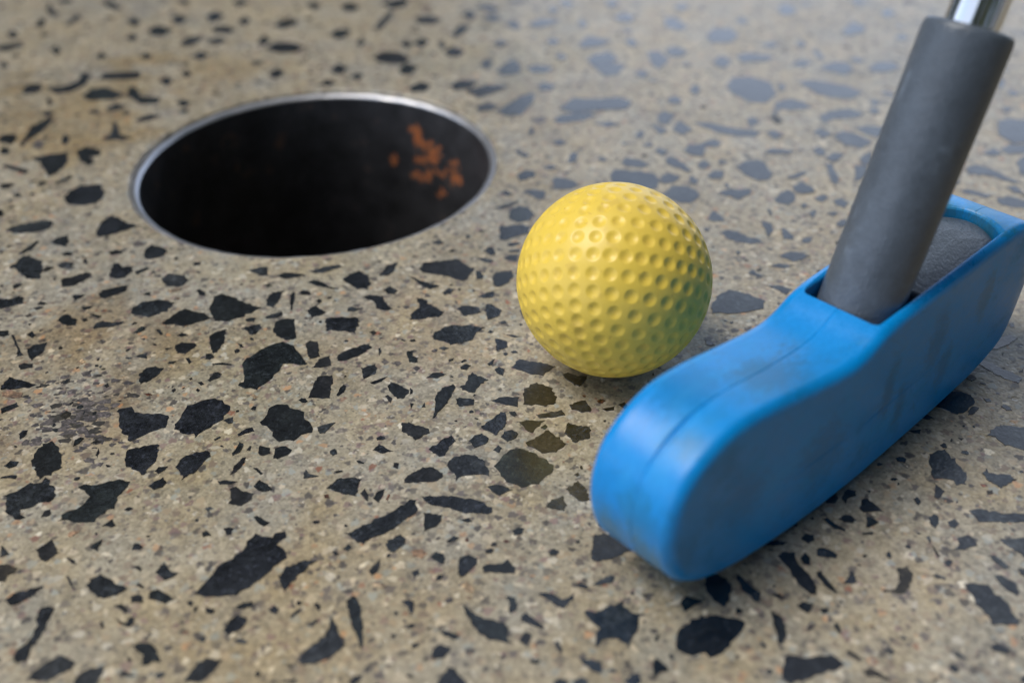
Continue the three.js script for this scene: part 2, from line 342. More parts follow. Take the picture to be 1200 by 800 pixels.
    [585.5,512.5,590,505.5,600,503.2,608.8,508,605,515,593.8,518],
    [549.5,516.2,555,510,565,507.5,573.8,513.8,571.2,520,556.2,526.2],
    [470,495,480,495,487.5,497.5,503.8,502.5,505,507.5,495,512.5,486.2,516.2,480,511.2,470,506.2],
    [501.2,526.2,517.5,515,528.8,508.8,535.5,516.2,527.5,523.8,521.2,535,513.8,536.2],
    [522.5,543.8,530,535,545,532.5,557.5,533,566.2,538.8,572.5,550,573.8,557.5,555,557.5,538.8,560,536.2,563],
    [472.5,560,480,555,495,547.5,508.8,546.2,521.2,556.2,512.5,564.5,495,565.5,472.5,567],
    [568.8,570,580,567,590,568,602.5,573.8,585,582,577.5,578.8],
    [491.2,581.2,507.5,580,530,581.2,562.5,586.2,576.2,593.8,577.5,600,572.5,603,550,602.5,525,596.2,503.8,592.5],
    [662,573,677.5,562.5,688.8,573.8,692.5,586.2,681.2,588.8,667.5,580],
    [637.5,595,645,585,660,581.2,665.5,591.2,661.2,599.5],
    [480,453.8,483.8,457,483.8,461.2,480,462.5],
    [480,472.5,485,473,481.2,480],
    [493.8,477.5,497.5,471.2,498.8,477.5],
    [672.5,556.2,677.5,553.8,680,557,676.2,558.8],
    [1072.5,488.8,1082.5,483,1095,490,1087.5,492.5],
    [1092.5,476.2,1102.5,461.2,1120,457.5,1138.8,462.5,1145,472.5,1132.5,482.5,1120,487,1102.5,478.8],
    [1133.8,481.2,1140,475.5,1148.8,478,1143.8,485,1135,487],
    [1088,531.2,1100,527.5,1107.5,524.5,1120,538.8,1135,557.5,1132.5,568.8,1122.5,568,1113.8,561.2,1095,562.5,1090.5,557.5],
    [1095,565,1108.8,576.2,1101.2,586.2,1095,583.8],
    [1070,585,1075,582,1080.5,588,1076.2,593],
    [1008.8,585,1017.5,583.8,1037.5,599.5,1012.5,601.2,1006.2,596.2],
    [985,582.5,992.5,572.5,1003.8,575,1005,581.2,995,585,991.2,592.5],
    [965,580,975,575,983.8,583.8,980,590.5,967.5,590],
    [1065,505,1080,503,1078.8,508.8,1070,507.5],
    [1122.5,512.5,1130,513.8,1127.5,516.2],
    [-5,245,2.5,245,5,251.2,0,254.5,-5,252.5],
    [111.2,272.5,117.5,261.2,130,251.2,140,256.2,150,261.2,166.2,264.5,150,268.8,125,277,113.8,277.5],
    [57.5,285,65,278.8,80,275,81.2,282.5,77.5,289.5,65,287.5],
    [21.2,296.2,35,287.5,41.2,282,46.2,283,37.5,292.5,26.2,298],
    [9,312.5,17.5,308.8,26.2,300,33.8,299.5,50,306.2,50,315,46.2,328,30,327.5,23.8,321.2],
    [125.5,295,136.2,292,145,293.8,142.5,298,130,299.5],
    [167.5,298.8,170,291.2,178.8,287,190,288.8,197,293.8,191.2,300,178.8,304.5,168.8,303.8],
    [126.2,325,130,311.2,133.8,307.5,141.2,308.8,145,312.5,155,311.2,156.2,317.5,145,326.2,136.2,327.5],
    [70,326.2,85,323.8,100,318.8,108.8,319.5,105,325,87.5,335,71.2,337.5],
    [115,343.8,118.8,340,140,335,148.8,333.8,150,340,135,346.2,122.5,350.5,115.5,350],
    [13.8,335,18.8,332,26.2,333.8,20,337.5,15,339.5],
    [-5,350,10,350,22.5,346.2,28,348.8,27,356.2,15,358.8,0,362.5,-5,361.2],
    [83,347.5,87.5,345,100,345,93.8,350,86.2,352.5],
    [42.5,357.5,47.5,352.5,55,355.5,50,358],
    [65.5,376.2,72.5,368.8,80,368,91.2,375,88.8,381.2,77.5,382.5],
    [93.8,360,110,357.5,103.8,362.5,97.5,363.8],
    [105,368.8,110,368.2,118.8,370.5,113.8,373],
    [95,376.2,100,373.2,103,375.5,97.5,377.5],
    [107.5,383.8,111.2,378.8,120,375.5,130,377.5,145,376.2,143.8,380,125,383.8,110,385.5],
    [187.5,380.5,202.5,368.8,215,361.2,227.5,363.8,240,367.5,250,372.5,240,376.2,220,382],
    [228.8,340,233.8,338.2,241.2,342.5,241.2,347.5,232.5,346.2],
    [155,390,165,382,172,382.5,170,387,160,391.2],
    [181.2,386.2,187.5,385.8,191.2,391.2,187.5,393],
    [206.2,393.8,212.5,389.5,221.2,393,212.5,395],
    [163.8,397,170,396.2,168.8,399.2],
    [203,405,212.5,400.5,230,402.5,231.2,405,217.5,415,206.2,414.5],
    [154.5,418,172.5,413,172.5,420.5,162.5,419.5],
    [30,410,40,403.8,56.2,401.2,50,413.8,36.2,423,32,418.8],
    [11.2,392.5,16.2,392,23.8,410,27,416.2,17.5,419.5,18.8,410],
    [-5,387.5,10,387,11.2,392.5,2.5,395.5,-5,394.5],
    [30,392.5,37.5,388,42,392.5,37.5,397],
    [71.2,297.5,77.5,295,87.5,295.5,82.5,299.5,72.5,300],
    [96.2,305,100,301.2,103,307.5,98.8,310.5],
    [323,323.8,333.8,318.8,347.5,320,360,322.5,347.5,325.5,332.5,327.5],
    [358.8,331.2,367.5,327.5,376.2,329.5,385,335,397.5,339.2,387.5,338.8,372.5,336.2],
    [400,328.8,408.8,321.2,420,317,432.5,322.5,434.5,333.8,430,338.8,417.5,338.8],
    [442.5,323.8,452.5,311.2,467.5,305.5,462.5,318.8,455,323.8],
    [245,358.8,250,347.5,260,343.8,270,346.2,280,351.2,306.2,360.5,290,368.8,267.5,377.5,248.8,376.2,246.2,367.5],
    [310.5,352.5,317.5,342.5,333.8,340.8,327.5,352.5,320,362,312.5,358.8],
    [338.8,346.2,342.5,342,347,343,345,353.8,342,365,339.5,365],
    [350,342.5,355,339.5,365,342.5,363.8,345.5,352.5,346.2],
    [357.5,363.8,365,359.5,371.2,356.2,375,361.2,383,366.2,377.5,370,365,372.5],
    [309.5,371.2,317.5,367.5,331.2,364.5,332.5,370,320,373.8,311.2,373.8],
    [286.2,374.5,293.8,371.8,301.2,372.5,297.5,377,288.8,377.5],
    [283.8,385,295,380,305.5,379.5,307,383.8,300,392,293.8,393],
    [318.8,387.5,322.5,376.2,332.5,373,347,373.8,347.5,397,336.2,399.5,322.5,393.8],
    [243.8,393.8,252.5,388.8,265.5,385,263.8,400,255,413,248.8,413.8,244.5,405],
    [380,372.5,390,371.2,421.2,372,420,381.2,416.2,390.5,395,388,381.2,387.5],
    [422.5,348,432.5,345.5,448.8,346.2,452.5,353.8,460,362.5,450,364.5,440,362.5,437.5,353.8],
    [240,415,247.5,413.8,252,418.8,245,422,240,421.2],
    [395,416.2,400,412.5,420,405,432.5,402,437.5,407.5,420,417.5,400,424.5,395,423],
    [357,402.5,362.5,398.8,373.8,401.2,375,418.8,361.2,421.2,358.8,412.5],
    [365,431.2,372.5,421.2,386.2,416.2,389.5,428.8,375,431.2],
    [277.5,402.5,283.8,403.8,285.5,407,281.2,407.5],
    [595,251.2,598.8,245,610,241.2,620,243.8,627,251.2,620,258.8,607.5,261.2,598.8,258],
    [585,265,597.5,264.5,610,262.5,623.8,266.2,620,273.8,605,277.5,592.5,282,585.5,280],
    [566.2,293.8,572.5,288.8,578.8,290,582,298,575,300],
    [595,285,605,283,611.2,285.5,602.5,288.8,595,288.8],
    [588.8,302.5,597.5,298,608.8,298.8,606.2,307,595,305.5],
    [595,293.8,610,292,610,295.5,596.2,296.2],
    [490,315,497.5,307.5,520,305,537.5,303,545,310,556.2,315,547.5,327.5,537.5,328.8,520,323.8,495,319.5],
    [478.8,323.8,485,324.5,497.5,330,518.8,335.5,502.5,339.5,492.5,335],
    [517.5,342.5,525,337,533.8,338.8,527.5,345,520,346.2],
    [556.2,317.5,562.5,316.8,568,323.8,565,327,557.5,327.5],
    [576.2,326.2,580,318.8,600,316.2,603,323.8,595,332.5,582.5,337.5,577.5,335],
    [558.8,348,570,342.5,580,340.8,580,348.8,567.5,350],
    [535,362,540,357.5,550,357.5,562.5,359.5,565.5,366.2,555,368.8,543.8,371.2],
    [567,365,568.8,356.2,576.2,355.8,588.8,363.8,585,371.2,571.2,375],
    [479.5,375,482.5,366.2,491.2,358.8,486.2,352.5,488.8,347.5,497.5,350,510,360,522.5,366.2,515,372,502.5,373,492.5,375],
    [506.2,392.5,513.8,386.2,530,381.2,545,380.5,567.5,383.8,557.5,392.5,555,398.8,540,402.5,527.5,404.5,517.5,400,507.5,398],
    [583.8,377.5,592.5,375.8,595,378.8,587.5,380],
    [578.8,396.2,585,396.2,595,400,596.2,406.2,590,410,581.2,411.2],
    [590,391.2,600,392,611.2,394.5,602.5,396],
    [474.5,412.5,486.2,408.8,484.5,417,490.5,418.8,489.5,425.5,478.8,425],
    [538.8,423.8,545,420.8,548,422.5,541.2,425.5],
    [528.8,292.5,533,291.8,530,295.5,525,295.5],
    [608.8,363.8,611.2,362.5,615,373.8,612.5,372.5],
    [27.5,105,32.5,100.5,45,98.8,46.2,105,37.5,108.8,28.8,108.8],
    [58.8,101.2,75,100.5,87.5,96.2,93.8,87.5,102.5,90,97.5,98.8,82.5,106.2,67.5,107.5],
    [121.2,92.5,125,86.2,160,85,160,91.2,145,93],
    [100,112.5,110,105,125,103.8,135,108.8,142.5,111.2,130,115.5,107.5,116.2],
    [151.2,111.2,155,102.5,161.2,105,165,112.5,182.5,113.8,180,120,162.5,120],
    [53.8,118.8,57.5,114.5,61.2,121.2,57.5,123.8],
    [27.5,163.8,37.5,148.8,55,139.5,60,141.2,50,152.5,32.5,163.8],
    [120,162.5,130,157.5,132.5,145,137.5,147.5,140,157,152.5,160,140,163],
    [71.2,165,75,158,81.2,161.2,78.8,168,72.5,168],
    [0,160,15,157.5,18.8,162.5,12.5,168.8,0,166.2],
    [0,175.5,5,172,11.2,176.2,7.5,181.2,0,180],
    [37.5,186.2,55,183,76.2,180.5,76.2,190,67.5,200,56.2,205,51.2,196.2,47.5,190],
    [90,178.8,100,173,117.5,177.5,115,182.5,105,183.8,111.2,190,102.5,192.5,95,188.8],
    [2.5,193,12.5,193.8,32.5,199.5,27.5,203.8,15,199.5,3.8,196.2],
    [63.8,213.8,75,208.8,81.2,204.5,83.8,208.8,75,213,66.2,216.2],
    [41.2,216.2,50,212,55.5,213.8,48.8,218],
    [0,216.2,10,214.5,17,217,5,221.2,0,221.2],
    [76.2,232.5,81.2,223.8,95,218,117.5,217,121.2,228.8,112.5,237.5,97.5,240.5,80,238.8],
    [160,141.2,172.5,135,185,135,177.5,140,165,142.5],
    [187.5,95,195,90,201.2,95,195,100],
    [125,127.5,135,122.5,145,124.5,137.5,128.8,127.5,130],
    [206.2,121.2,213.8,117,222.5,119.5,215,125],
    [210,131.2,217.5,127,221.2,131.2,213.8,133],
    [22.5,168.8,27.5,165,28.8,170,25,172.5],
    [58.8,17.5,53.8,11.2,58.8,5,62.5,12.5,67.5,15,62.5,18.8],
    [40,30,47.5,22.5,52.5,23.8,48.8,32.5],
    [7.5,40,15,36.2,21.2,42.5,15,45],
    [0,53.8,15,51.2,23.8,48.8,22.5,53.8,7.5,58.8,0,58],
    [58.8,58.8,65,53.8,71.2,60,66.2,63.8],
    [112.5,65.5,118.8,61.2,123.8,66.2,117.5,70],
    [163.8,66.2,170,62,177.5,65.5,172.5,70],
    [148.8,25,156.2,20.5,163.8,26.2,156.2,30.5],
    [175,36.2,183.8,30.5,200,35,190,41.2,178.8,41.2],
    [201.2,22.5,210,17.5,217.5,23,212.5,27.5,203.8,27],
    [212.5,50,222.5,43.8,235,43.8,230,50,217.5,53.8],
    [280,25,286.2,20,292.5,23.8,286.2,29.5],
    [242.5,18.8,252.5,13.8,260,18.8,252.5,25,245,24.5],
    [250,32.5,265,31.2,275,35,265,38.8,252.5,37.5],
    [120,2.5,130,2.5,140,8.8,133.8,11.2,125,7.5],
    [207.5,1.2,215,-1.2,221.2,2.5,215,5.5],
    [75,28.8,90,17.5,93.8,21.2,82.5,28.8],
    [225,66.2,235,61.2,243.8,64.5,235,69.5],
    [243.8,47.5,257.5,43.8,263.8,47.5,252.5,52.5],
    [212.5,86.2,218.8,82.5,223.8,87.5,218.8,90.5],
    [0,76.2,5,72.5,8.8,77,3.8,80.5],
    [272.5,2.5,282.5,0,290,3.8,280,7],
    [67.5,1.2,77.5,-1.2,85,1.2,75,4.5],
    [147.5,45,155,40,161.2,43.8,155,48],
    [322.5,30,332.5,23.8,346.2,24.5,345,28.8,332.5,33],
    [387.5,41.2,396.2,35,408.8,36.2,406.2,41.2,397.5,45],
    [401.2,7.5,410,3.8,420,8.8,413.8,12.5,403.8,12],
    [450,3.8,465,0,477.5,0,472.5,7.5,460,9.5],
    [302.5,48.8,308.8,42.5,315,47.5,311.2,51.2,303.8,52.5],
    [315,56.2,325,51.2,340,51.2,352.5,55.5,345,60,327.5,61.2],
    [440,67.5,450,62,465,62.5,477.5,68.8,467.5,73.8,447.5,72.5],
    [388.8,81.2,396.2,75.5,406.2,80,400,86.2,391.2,85],
    [316.2,86.2,325,81.2,332,85,325,91.2,317.5,90],
    [468.8,81.2,475,75,487.5,78.8,481.2,86.2,471.2,86.2],
    [487.5,21.2,500,18.8,515,22.5,507.5,27.5,492.5,27],
    [440,31.2,447.5,22.5,455,15,460,16.2,452.5,27.5,445,34.5],
    [530,40,537.5,31.2,548.8,31.2,542.5,38.8,533.8,43],
    [522.5,61.2,530,55.5,542.5,60,536.2,65.5,526.2,65],
    [486.2,51.2,493.8,45,501.2,48.8,495,55],
    [512.5,51.2,517.5,47.5,522.5,53.8,517.5,57],
    [558.8,8.8,570,5.5,585,10,575,13.8],
    [565,21.2,577.5,16.2,587.5,21.2,577.5,25.5],
    [542.5,17.5,550,12.5,557.5,18.8,551.2,23.8],
    [480,102.5,492.5,97,502.5,100,497.5,106.2,485,107.5],
    [530,100,540,95,557.5,96.2,550,102.5,535,105],
    [372.5,100,382.5,93.8,392.5,96.2,385,100.5],
    [417.5,51.2,422.5,45,427.5,50,422.5,53.8],
    [360,6.2,367.5,2.5,375,7.5,368.8,11.2],
    [411.2,90,418.8,86.2,425,88.8,418.8,93.8],
    [563.8,76.2,568.8,68.8,577.5,72.5,571.2,81.2],
    [550,106.2,570,100,592.5,101.2,575,106.2,555,110],
    [470,52.5,475,47.5,483.8,51.2,476.2,56.2],
    [583.8,83.8,592.5,75,601.2,71.2,608.8,77.5,606.2,85,592.5,87],
    [618.8,80,630,76.2,646.2,79.5,640,84.5,625,84.5],
    [560,108.8,572.5,103.8,592.5,102.5,582.5,107.5,565,113.8,560,113.8],
    [586.2,128.8,600,121.2,607.5,115,622.5,111.2,621.2,120,610,132.5,595,133],
    [663.8,127.5,677.5,116.2,695,117.5,720,115.5,732.5,120,727.5,127.5,707.5,128,680,130.5],
    [652.5,141.2,660,135,685,132.5,695,135.5,682.5,140.5,660,143.8],
    [690,71.2,697.5,65,712.5,62.5,722.5,70,710,73.8,696.2,74.5],
    [631.2,101.2,637.5,97,648.8,100,645,105,635,105.5],
    [647.5,212.5,652.5,207.5,666.2,210,678.8,217,667.5,221.2,651.2,222],
    [605.8,206.2,613.8,200,626.2,201.2,625.5,207.5,610,212],
    [665,191.2,668.8,180,677.5,178.8,675,188.8],
    [635,196.2,645,193.8,655,196.2,646.2,199.5],
    [602.5,177.5,608.8,176.2,621.2,182.5,613.8,184.5],
    [612.5,225,620,222,638.8,223.8,637.5,232.5,630,234.5,621.2,228.8],
    [586.2,226.2,592.5,223,602,227,595,230],
    [618.8,156.2,622.5,148.8,627,152.5,622.5,158.8],
    [647.5,167.5,656.2,163,663.8,167.5,656.2,170.5],
    [560,125,570,121.2,582.5,123.8,575,128.8,562.5,130],
    [720,20,732.5,16.2,743.8,20,737.5,25.5,726.2,23.8],
    [680,51.2,692.5,43.8,712.5,48.8,702.5,53.8,685,56.2],
    [592.5,28.8,601.2,23.8,610,30,603.8,34.5],
    [621.2,28.8,632.5,23,652.5,23.8,647.5,28.8,630,32],
    [655,2.5,665,0,672.5,5,663.8,8],
    [597.5,0,615,0,607.5,4.5,600,3.8],
    [642.5,12.5,648.8,7.5,655,12.5,647.5,15.5],
    [640,48.8,647.5,45.5,656.2,48.8,647.5,53],
    [577.5,51.2,586.2,47.5,595,51.2,586.2,55],
    [710,2.5,720,0,725,5,715,8.8],
    [651.2,67,657.5,63.8,665,67.5,657.5,70.5]
  ],
  brown: [
    [-7.5,662.5,10,660,20.5,665.5,19.5,671.2,10,675,5,682.5,-7.5,682.5],
    [612.5,455,620,452.5,628.8,447.5,640,451.2,648,455,650,461.2,654.5,467.5,650,475,640,477,623.8,475.5,612.5,475],
    [607.5,494.5,616.2,491.2,638.8,492.5,631.2,501.2,623.8,508.8,615,503.8],
    [613.8,519.5,627.5,512.5,642.5,503,650,508.8,665,520.5,652.5,530.5,635,531.2,625,526.2],
    [49.5,315,56.2,312,64.5,313.2,57.5,317,50,319.5]
  ],
  pale: [  // lighter grey chips; at the right, sky sheen is put into their colour
    [152,698.8,161.2,696.2,167,697.5,167.5,706.2,152.5,707],
    [273,750,282.5,747.5,291.2,752.5,287.5,755.5,277.5,753.8],
    [481.2,670,490,666.2,492.5,672.5,485,677.5],
    [1010,624.5,1023.8,623,1024.5,626.2,1011.2,627],
    [1110,611.2,1118.8,607.5,1125.5,613.8,1120,619.5,1112.5,617.5],
    [1085,630,1088.8,627,1092.5,633.8,1090,637.5],
    [1120,630,1132.5,626.2,1141.2,628.8,1147.5,639.5,1135,643.8,1125,646.2,1115,644.5,1123.8,637.5],
    [1132.5,597.5,1150,595,1175,601.2,1202.5,600,1225,600,1225,612.5,1200,613.8,1177.5,612.5,1147.5,612,1141.2,605],
    [1170,631.2,1180,630.5,1200,629.5,1222.5,629.5,1222.5,652.5,1202.5,653.8,1190,646.2,1177.5,637.5],
    [1157.5,651.2,1165,650,1175,656.2,1185,665,1178.8,668,1167.5,661.2],
    [1163,672.5,1172.5,672.5,1190,681.2,1196.2,692.5,1193.8,698.8,1182.5,693.8,1172.5,686.2],
    [1128,682.5,1140,681.2,1160,686.2,1167.5,695,1182.5,705,1188.8,717.5,1197,727.5,1193.8,733.8,1180,732.5,1163.8,734.5,1157.5,722.5,1146.2,712.5,1138.8,700],
    [1160.5,756.2,1167.5,753,1186.2,760,1182.5,767.5,1172.5,765,1161.2,762.5],
    [1116.2,765,1122.5,763.8,1135,771.2,1132.5,773.8,1120,769.5],
    [1092.5,675,1097.5,672,1110,677.5,1107.5,680],
    [1106.2,658.8,1112.5,655,1117.5,658.8,1111.2,665],
    [1052.5,746.2,1060,745,1065,748.8,1058.8,750],
    [1192.5,665,1205,667.5,1205,677.5,1196.2,673.8],
    [1195,792.5,1205,790,1205,802.5,1196.2,800],
    [700,605,703.8,602.5,712.5,607.5,720,620,712.5,620,700,617.5],
    [577.5,527.5,583.8,521.2,588.8,525,585,531.2],
    [1153.8,511.2,1167.5,498,1185,498.8,1200,501.2,1215,503.8,1217.5,525,1200,528,1177.5,522.5,1165,512.5],
    [1151.2,553.8,1157.5,548.8,1160,553.8,1185,556.2,1192.5,562.5,1175,573,1157.5,563.8],
    [1132.5,437.5,1140,438.8,1146.2,443.8,1140,447.5,1130,442.5],
    [1152.5,467.5,1160,467,1162.5,471.2,1156.2,471.2],
    [5,270,15,265,30,261.2,55,257,62.5,260,58.8,267.5,40,273,15,273.8],
    [156.2,318.8,172.5,312.5,175,315,160,322.5],
    [37.5,361.2,46.2,358.8,51.2,360.5,42.5,363.8],
    [187.5,327.5,197.5,320,217.5,322.5,221.2,328.8,212.5,336.2,193.8,336.2],
    [152.5,362.5,165,353.8,185,350,205,353.8,197.5,365,175,372.5,155,368.8],
    [65,311.2,75,305.5,87.5,308.8,82.5,313.8,70,315],
    [362.5,317.5,380,312,397.5,309.5,402.5,312.5,380,320,367.5,321.2],
    [290,317.5,302.5,312.5,313.8,312.5,315,323.8,305,323.8],
    [448.8,340,456.2,334.5,467.5,340,462.5,345,452.5,344.5],
    [406.2,361.2,412.5,358.8,422.5,362.5,415,365.5,406.2,365],
    [442.5,408.8,445.5,407,447.5,412.5,443.8,417.5],
    [557.5,302.5,567.5,302,580,304.5,575,308.8,565,307],
    [514,408,520,405.8,526.2,408,520,411.2],
    [505,283.8,515,280,521.2,285,512.5,287.5],
    [805,175,810,170,820,169.5,833.8,163.8,842.5,168.8,837.5,173,827.5,172.5,825,181.2,812.5,180.5],
    [781.2,187.5,787.5,184.5,795,187.5,808.8,198.8,805,201.2,792.5,196.2,782.5,192.5],
    [817.5,192.5,825,188.2,833,192.5,827.5,197.5,820,197],
    [828.8,206.2,837.5,200,848.8,201.2,847,208.8,835,210],
    [775,206.2,785,203,797.5,207.5,790,213.8,780,215,775,213.8],
    [807,210,811.2,206.2,818.8,211.2,816.2,216.2,810,215.5],
    [777.5,227.5,787.5,219.5,801.2,217.5,816.2,223.8,819.5,231.2,810,237,795,237,785,232.5],
    [865,195,877.5,189.5,887.5,188,896.2,192.5,903.8,203.8,901.2,208.8,887.5,210,875,205],
    [898.8,177.5,905,173.8,915,175,930,177,925,180,902.5,180],
    [842.5,225.5,855,222,877.5,222.5,880,227.5,865,233.8,857.5,231.2,847.5,228.8],
    [907.5,233.8,915,226.2,923.8,222,931.2,227.5,932,235,925,240,911.2,238],
    [928.8,218.8,940,213.8,952.5,220,955,225.5,942.5,227,932.5,225],
    [922.5,207,940,201.2,945,203.8,935,208.8,923.8,209.5],
    [952.5,176.2,960,172,966.2,175.5,967.5,182.5,958.8,181.2],
    [968.8,185,977.5,179.5,988.8,181.2,983.8,188,975,189.5],
    [967.5,193.8,976.2,192.5,980,202.5,983.8,208.8,978.8,218,973.8,211.2],
    [1001.2,195,1016.2,195,1017.5,205,1002.5,213.8],
    [1008.8,185,1020,177.5,1025,192.5,1010,192],
    [955,231.2,965,227.5,971.2,231.2,965,237,956.2,235],
    [975,235,985,232,995.5,238,990,243.8,980,240.5],
    [937.5,240.5,943.8,238,948,241.2,942.5,245],
    [828.8,257.5,832.5,248.8,837.5,246.2,845,252.5,851.2,258.8,837.5,260],
    [842.5,272.5,850,269.5,865,270.5,876.2,277.5,890,279.5,895.5,285,880,286.2,867.5,284.5,855,281.2],
    [890,258,905,262,907,271.2,900,279.5,896.2,270],
    [914.5,268.8,918.8,266.2,931.2,276.2,930,281.2,917.5,280.5],
    [937.5,281.2,946.2,277.5,953.8,279.5,950,285,941.2,285.5],
    [978.8,262.5,987.5,256.2,1001.2,263,995,266.2,982.5,265.5],
    [911.2,300,922.5,295,935,295,950,300,940,305.5,930,307.5],
    [901.2,312.5,912.5,308,931.2,311.2,920,315.5],
    [832.5,357.5,842.5,345,857.5,338.8,880,345,897.5,352.5,895,362.5,865,367.5,835,367.5],
    [898.8,335,912.5,333.8,930,338.8,922.5,346.2,910,340],
    [876.2,320,882.5,313.8,887.5,320,900,323.8,887.5,325],
    [976.2,300,985,292.5,991.2,296.2,986.2,302.5],
    [947.5,250,955,245,958,248.8,952.5,257],
    [970,250,977.5,247.5,983,250.5,977.5,253.8],
    [1006.2,220,1012.5,218,1016.2,221.2,1011.2,223.8],
    [848.8,216.2,852.5,214.5,855.5,219.5,851.2,221.2],
    [695,75,715,74.5,730,76.2,722.5,86.2,710,88],
    [743.8,87.5,752.5,82.5,760,86.2,753.8,91.2],
    [760,62.5,772.5,61.2,782.5,70,772.5,78.8,765,75],
    [782.5,116.2,790,113,798.8,116.2,795,121.2,785,120.5],
    [771.2,137.5,777.5,131.2,789.5,135,782.5,145,773.8,143.8],
    [763.8,146.2,777.5,150,781.2,153.8,772.5,157],
    [743.8,160,751.2,152.5,755.5,156.2,751.2,162.5],
    [767.5,177.5,772.5,173.2,783.8,177.5,775,182],
    [728.8,190,735,185,750,187.5,760,193.8,750,196.2,735,194.5],
    [717.5,207.5,722.5,200,745,201.2,765,203.8,771.2,211.2,767.5,218.8,757.5,222.5,722.5,215],
    [577.5,243.8,590,239.5,607.5,235,605,238.8,587.5,245.5],
    [700,186.2,706.2,183.8,712.5,188,705,189.5],
    [697.5,145,715,142.5,725,146.2,712.5,148.8],
    [831.2,41.2,838.8,35,855,35,862.5,42.5,852.5,48.8,835,48.8],
    [865,66.2,877.5,63,902.5,66.2,897.5,71.2,872.5,72.5],
    [837.5,72.5,845,66.2,856.2,71.2,850,78.8,840,77.5],
    [857.5,102.5,862.5,93.8,880,92.5,900,98.8,904.5,110,896.2,117.5,882.5,117.5,862.5,108.8],
    [941.2,97.5,957.5,95.5,987.5,101.2,1006.2,107.5,992.5,113.8,975,113,957.5,107.5],
    [963.8,81.2,975,74.5,992.5,75,997.5,82.5,987.5,87.5,977.5,83.8],
    [1020,80,1030,73.8,1045,73.8,1052,78.8,1040,83.8,1025,83],
    [930,73.8,940,70.5,952.5,73.8,942.5,78,931.2,77.5],
    [963.8,136.2,975,130.5,992.5,128.8,1008.8,132.5,1002.5,137.5,980,138.8,970,143],
    [908.8,136.2,912.5,121.2,925,117.5,937.5,120,947.5,126.2,930,128.8,917.5,127.5],
    [1005,151.2,1017.5,148,1035,150,1041.2,157.5,1027.5,160,1012.5,155],
    [980,160,990,155,1005,158.8,1018.8,166.2,1007.5,172.5,990,168],
    [953.8,155,962.5,150.5,975,157,965,161.2],
    [818.8,145,835,145,857.5,150,886.2,153.8,880,158.8,862.5,158.8,840,153.8],
    [788.8,152.5,797.5,142.5,809.5,152.5,800,157.5],
    [780,22.5,790,21.2,805,31.2,795,35,782.5,31.2],
    [781.2,60,790,55.5,805,60,797.5,66.2,785,65.5],
    [913.8,8.8,922.5,5,932.5,12.5,925,17.5,916.2,16.2],
    [932.5,52.5,938.8,47.5,945,52.5,938.8,55.5],
    [952.5,60,958.8,58.8,966.2,68.8,960,68.8],
    [988.8,37.5,1000,27.5,1013.8,32.5,1007.5,38.8,995,41.2],
    [1032.5,16.2,1041.2,10.5,1050,16.2,1040,20],
    [897.5,51.2,905,48.8,911.2,52.5,902.5,56.2,890,52.5],
    [897.5,155,907.5,153,917.5,158.8,907.5,162.5],
    [875,141.2,883.8,137,890,143.8,880,147.5],
    [807.5,105,815,98.8,821.2,105,815,111.2],
    [996.2,70,1005,67.5,1015,71.2,1005,73.8],
    [912.5,100,918.8,98.8,920,105,913.8,107.5],
    [1050,43.8,1057.5,40,1066.2,43.8,1056.2,47.5],
    [1020,120,1026.2,117,1033,121.2,1025,123.8],
    [1017.5,128.8,1025,126.2,1032,131.2,1023.8,133.8],
    [862.5,25,870,20.5,877.5,26.2,870,28],
    [997.5,1.2,1007.5,-1.2,1015,2.5,1005,5.5],
    [790,8.8,800,4.5,807.5,8.8,798.8,12.5],
    [677.5,27.5,682.5,21.2,687.5,30,681.2,32.5],
    [732.5,47.5,740,45,747.5,52.5,738.8,54.5],
    [1172.8,144.4,1182.4,141.6,1204.4,143,1204.4,165,1187.9,165,1174.2,158.1],
    [1152.2,180.1,1165.9,174.1,1174.2,180.1,1165.9,182.9],
    [1174.2,174.6,1185.2,169.1,1204.4,170.5,1204.4,178.7,1182.4,180.1],
    [1192,189.7,1200.3,184.2,1209.9,185.6,1209.9,203.5,1196.2,202.1],
    [1135.7,198,1146.7,193.8,1163.2,199.3,1194.8,213.6,1182.4,213.1,1160.4,206.2,1138.5,204.8],
    [1168.7,233.7,1182.4,229.6,1201.6,235.1,1209.9,243.3,1187.9,243.3,1171.4,239.2],
    [1179.7,219.9,1190.7,218,1201.6,226.8,1190.7,226.8],
    [1124.7,223.5,1135.7,221.3,1163.2,229.6,1154.9,232.3,1133,226.8],
    [1179.7,108.7,1187.9,106.5,1196.2,110.1,1187.9,112.8],
    [1168.7,99.1,1174.2,92.2,1178.3,97.7,1174.2,104.6],
    [1160,405,1167.5,397.5,1182.5,391.2,1195,396.2,1185,403.8,1170,410,1162.5,408.8],
    [1145,420,1155,421.2,1177.5,432.5,1200,442.5,1195,450,1177.5,443.8,1160,435,1147.5,427.5],
    [1182.5,378.8,1188.8,377.5,1190,383.8,1185,383.8]
  ],
  cream: [
    [435,683.8,445,682,454.5,685.5,450,688.8,437.5,688],
    [480,645,495,642.5,502.5,648.8,495,655,482.5,652.5],
    [540,685,547.5,680.5,556.2,688.8,553.8,696.2,546.2,693.8],
    [0,459.5,15,457.5,27,460,25,466.2,12.5,467.5,1.2,465],
    [293,463.8,297.5,461.2,302.5,465.5,298,467.5],
    [88.8,423.8,96.2,420.5,101.2,423.8,95,427.5],
    [195,340,212.5,336.2,211.2,340.5,197.5,343.8]
  ],
  red: [
    [544.5,632.5,548,628.8,550,633.8,546.2,635.5],
    [588.8,633.8,593.8,632,597.5,634.5,593.8,637],
    [1018.8,733.8,1022.5,732,1023.8,735],
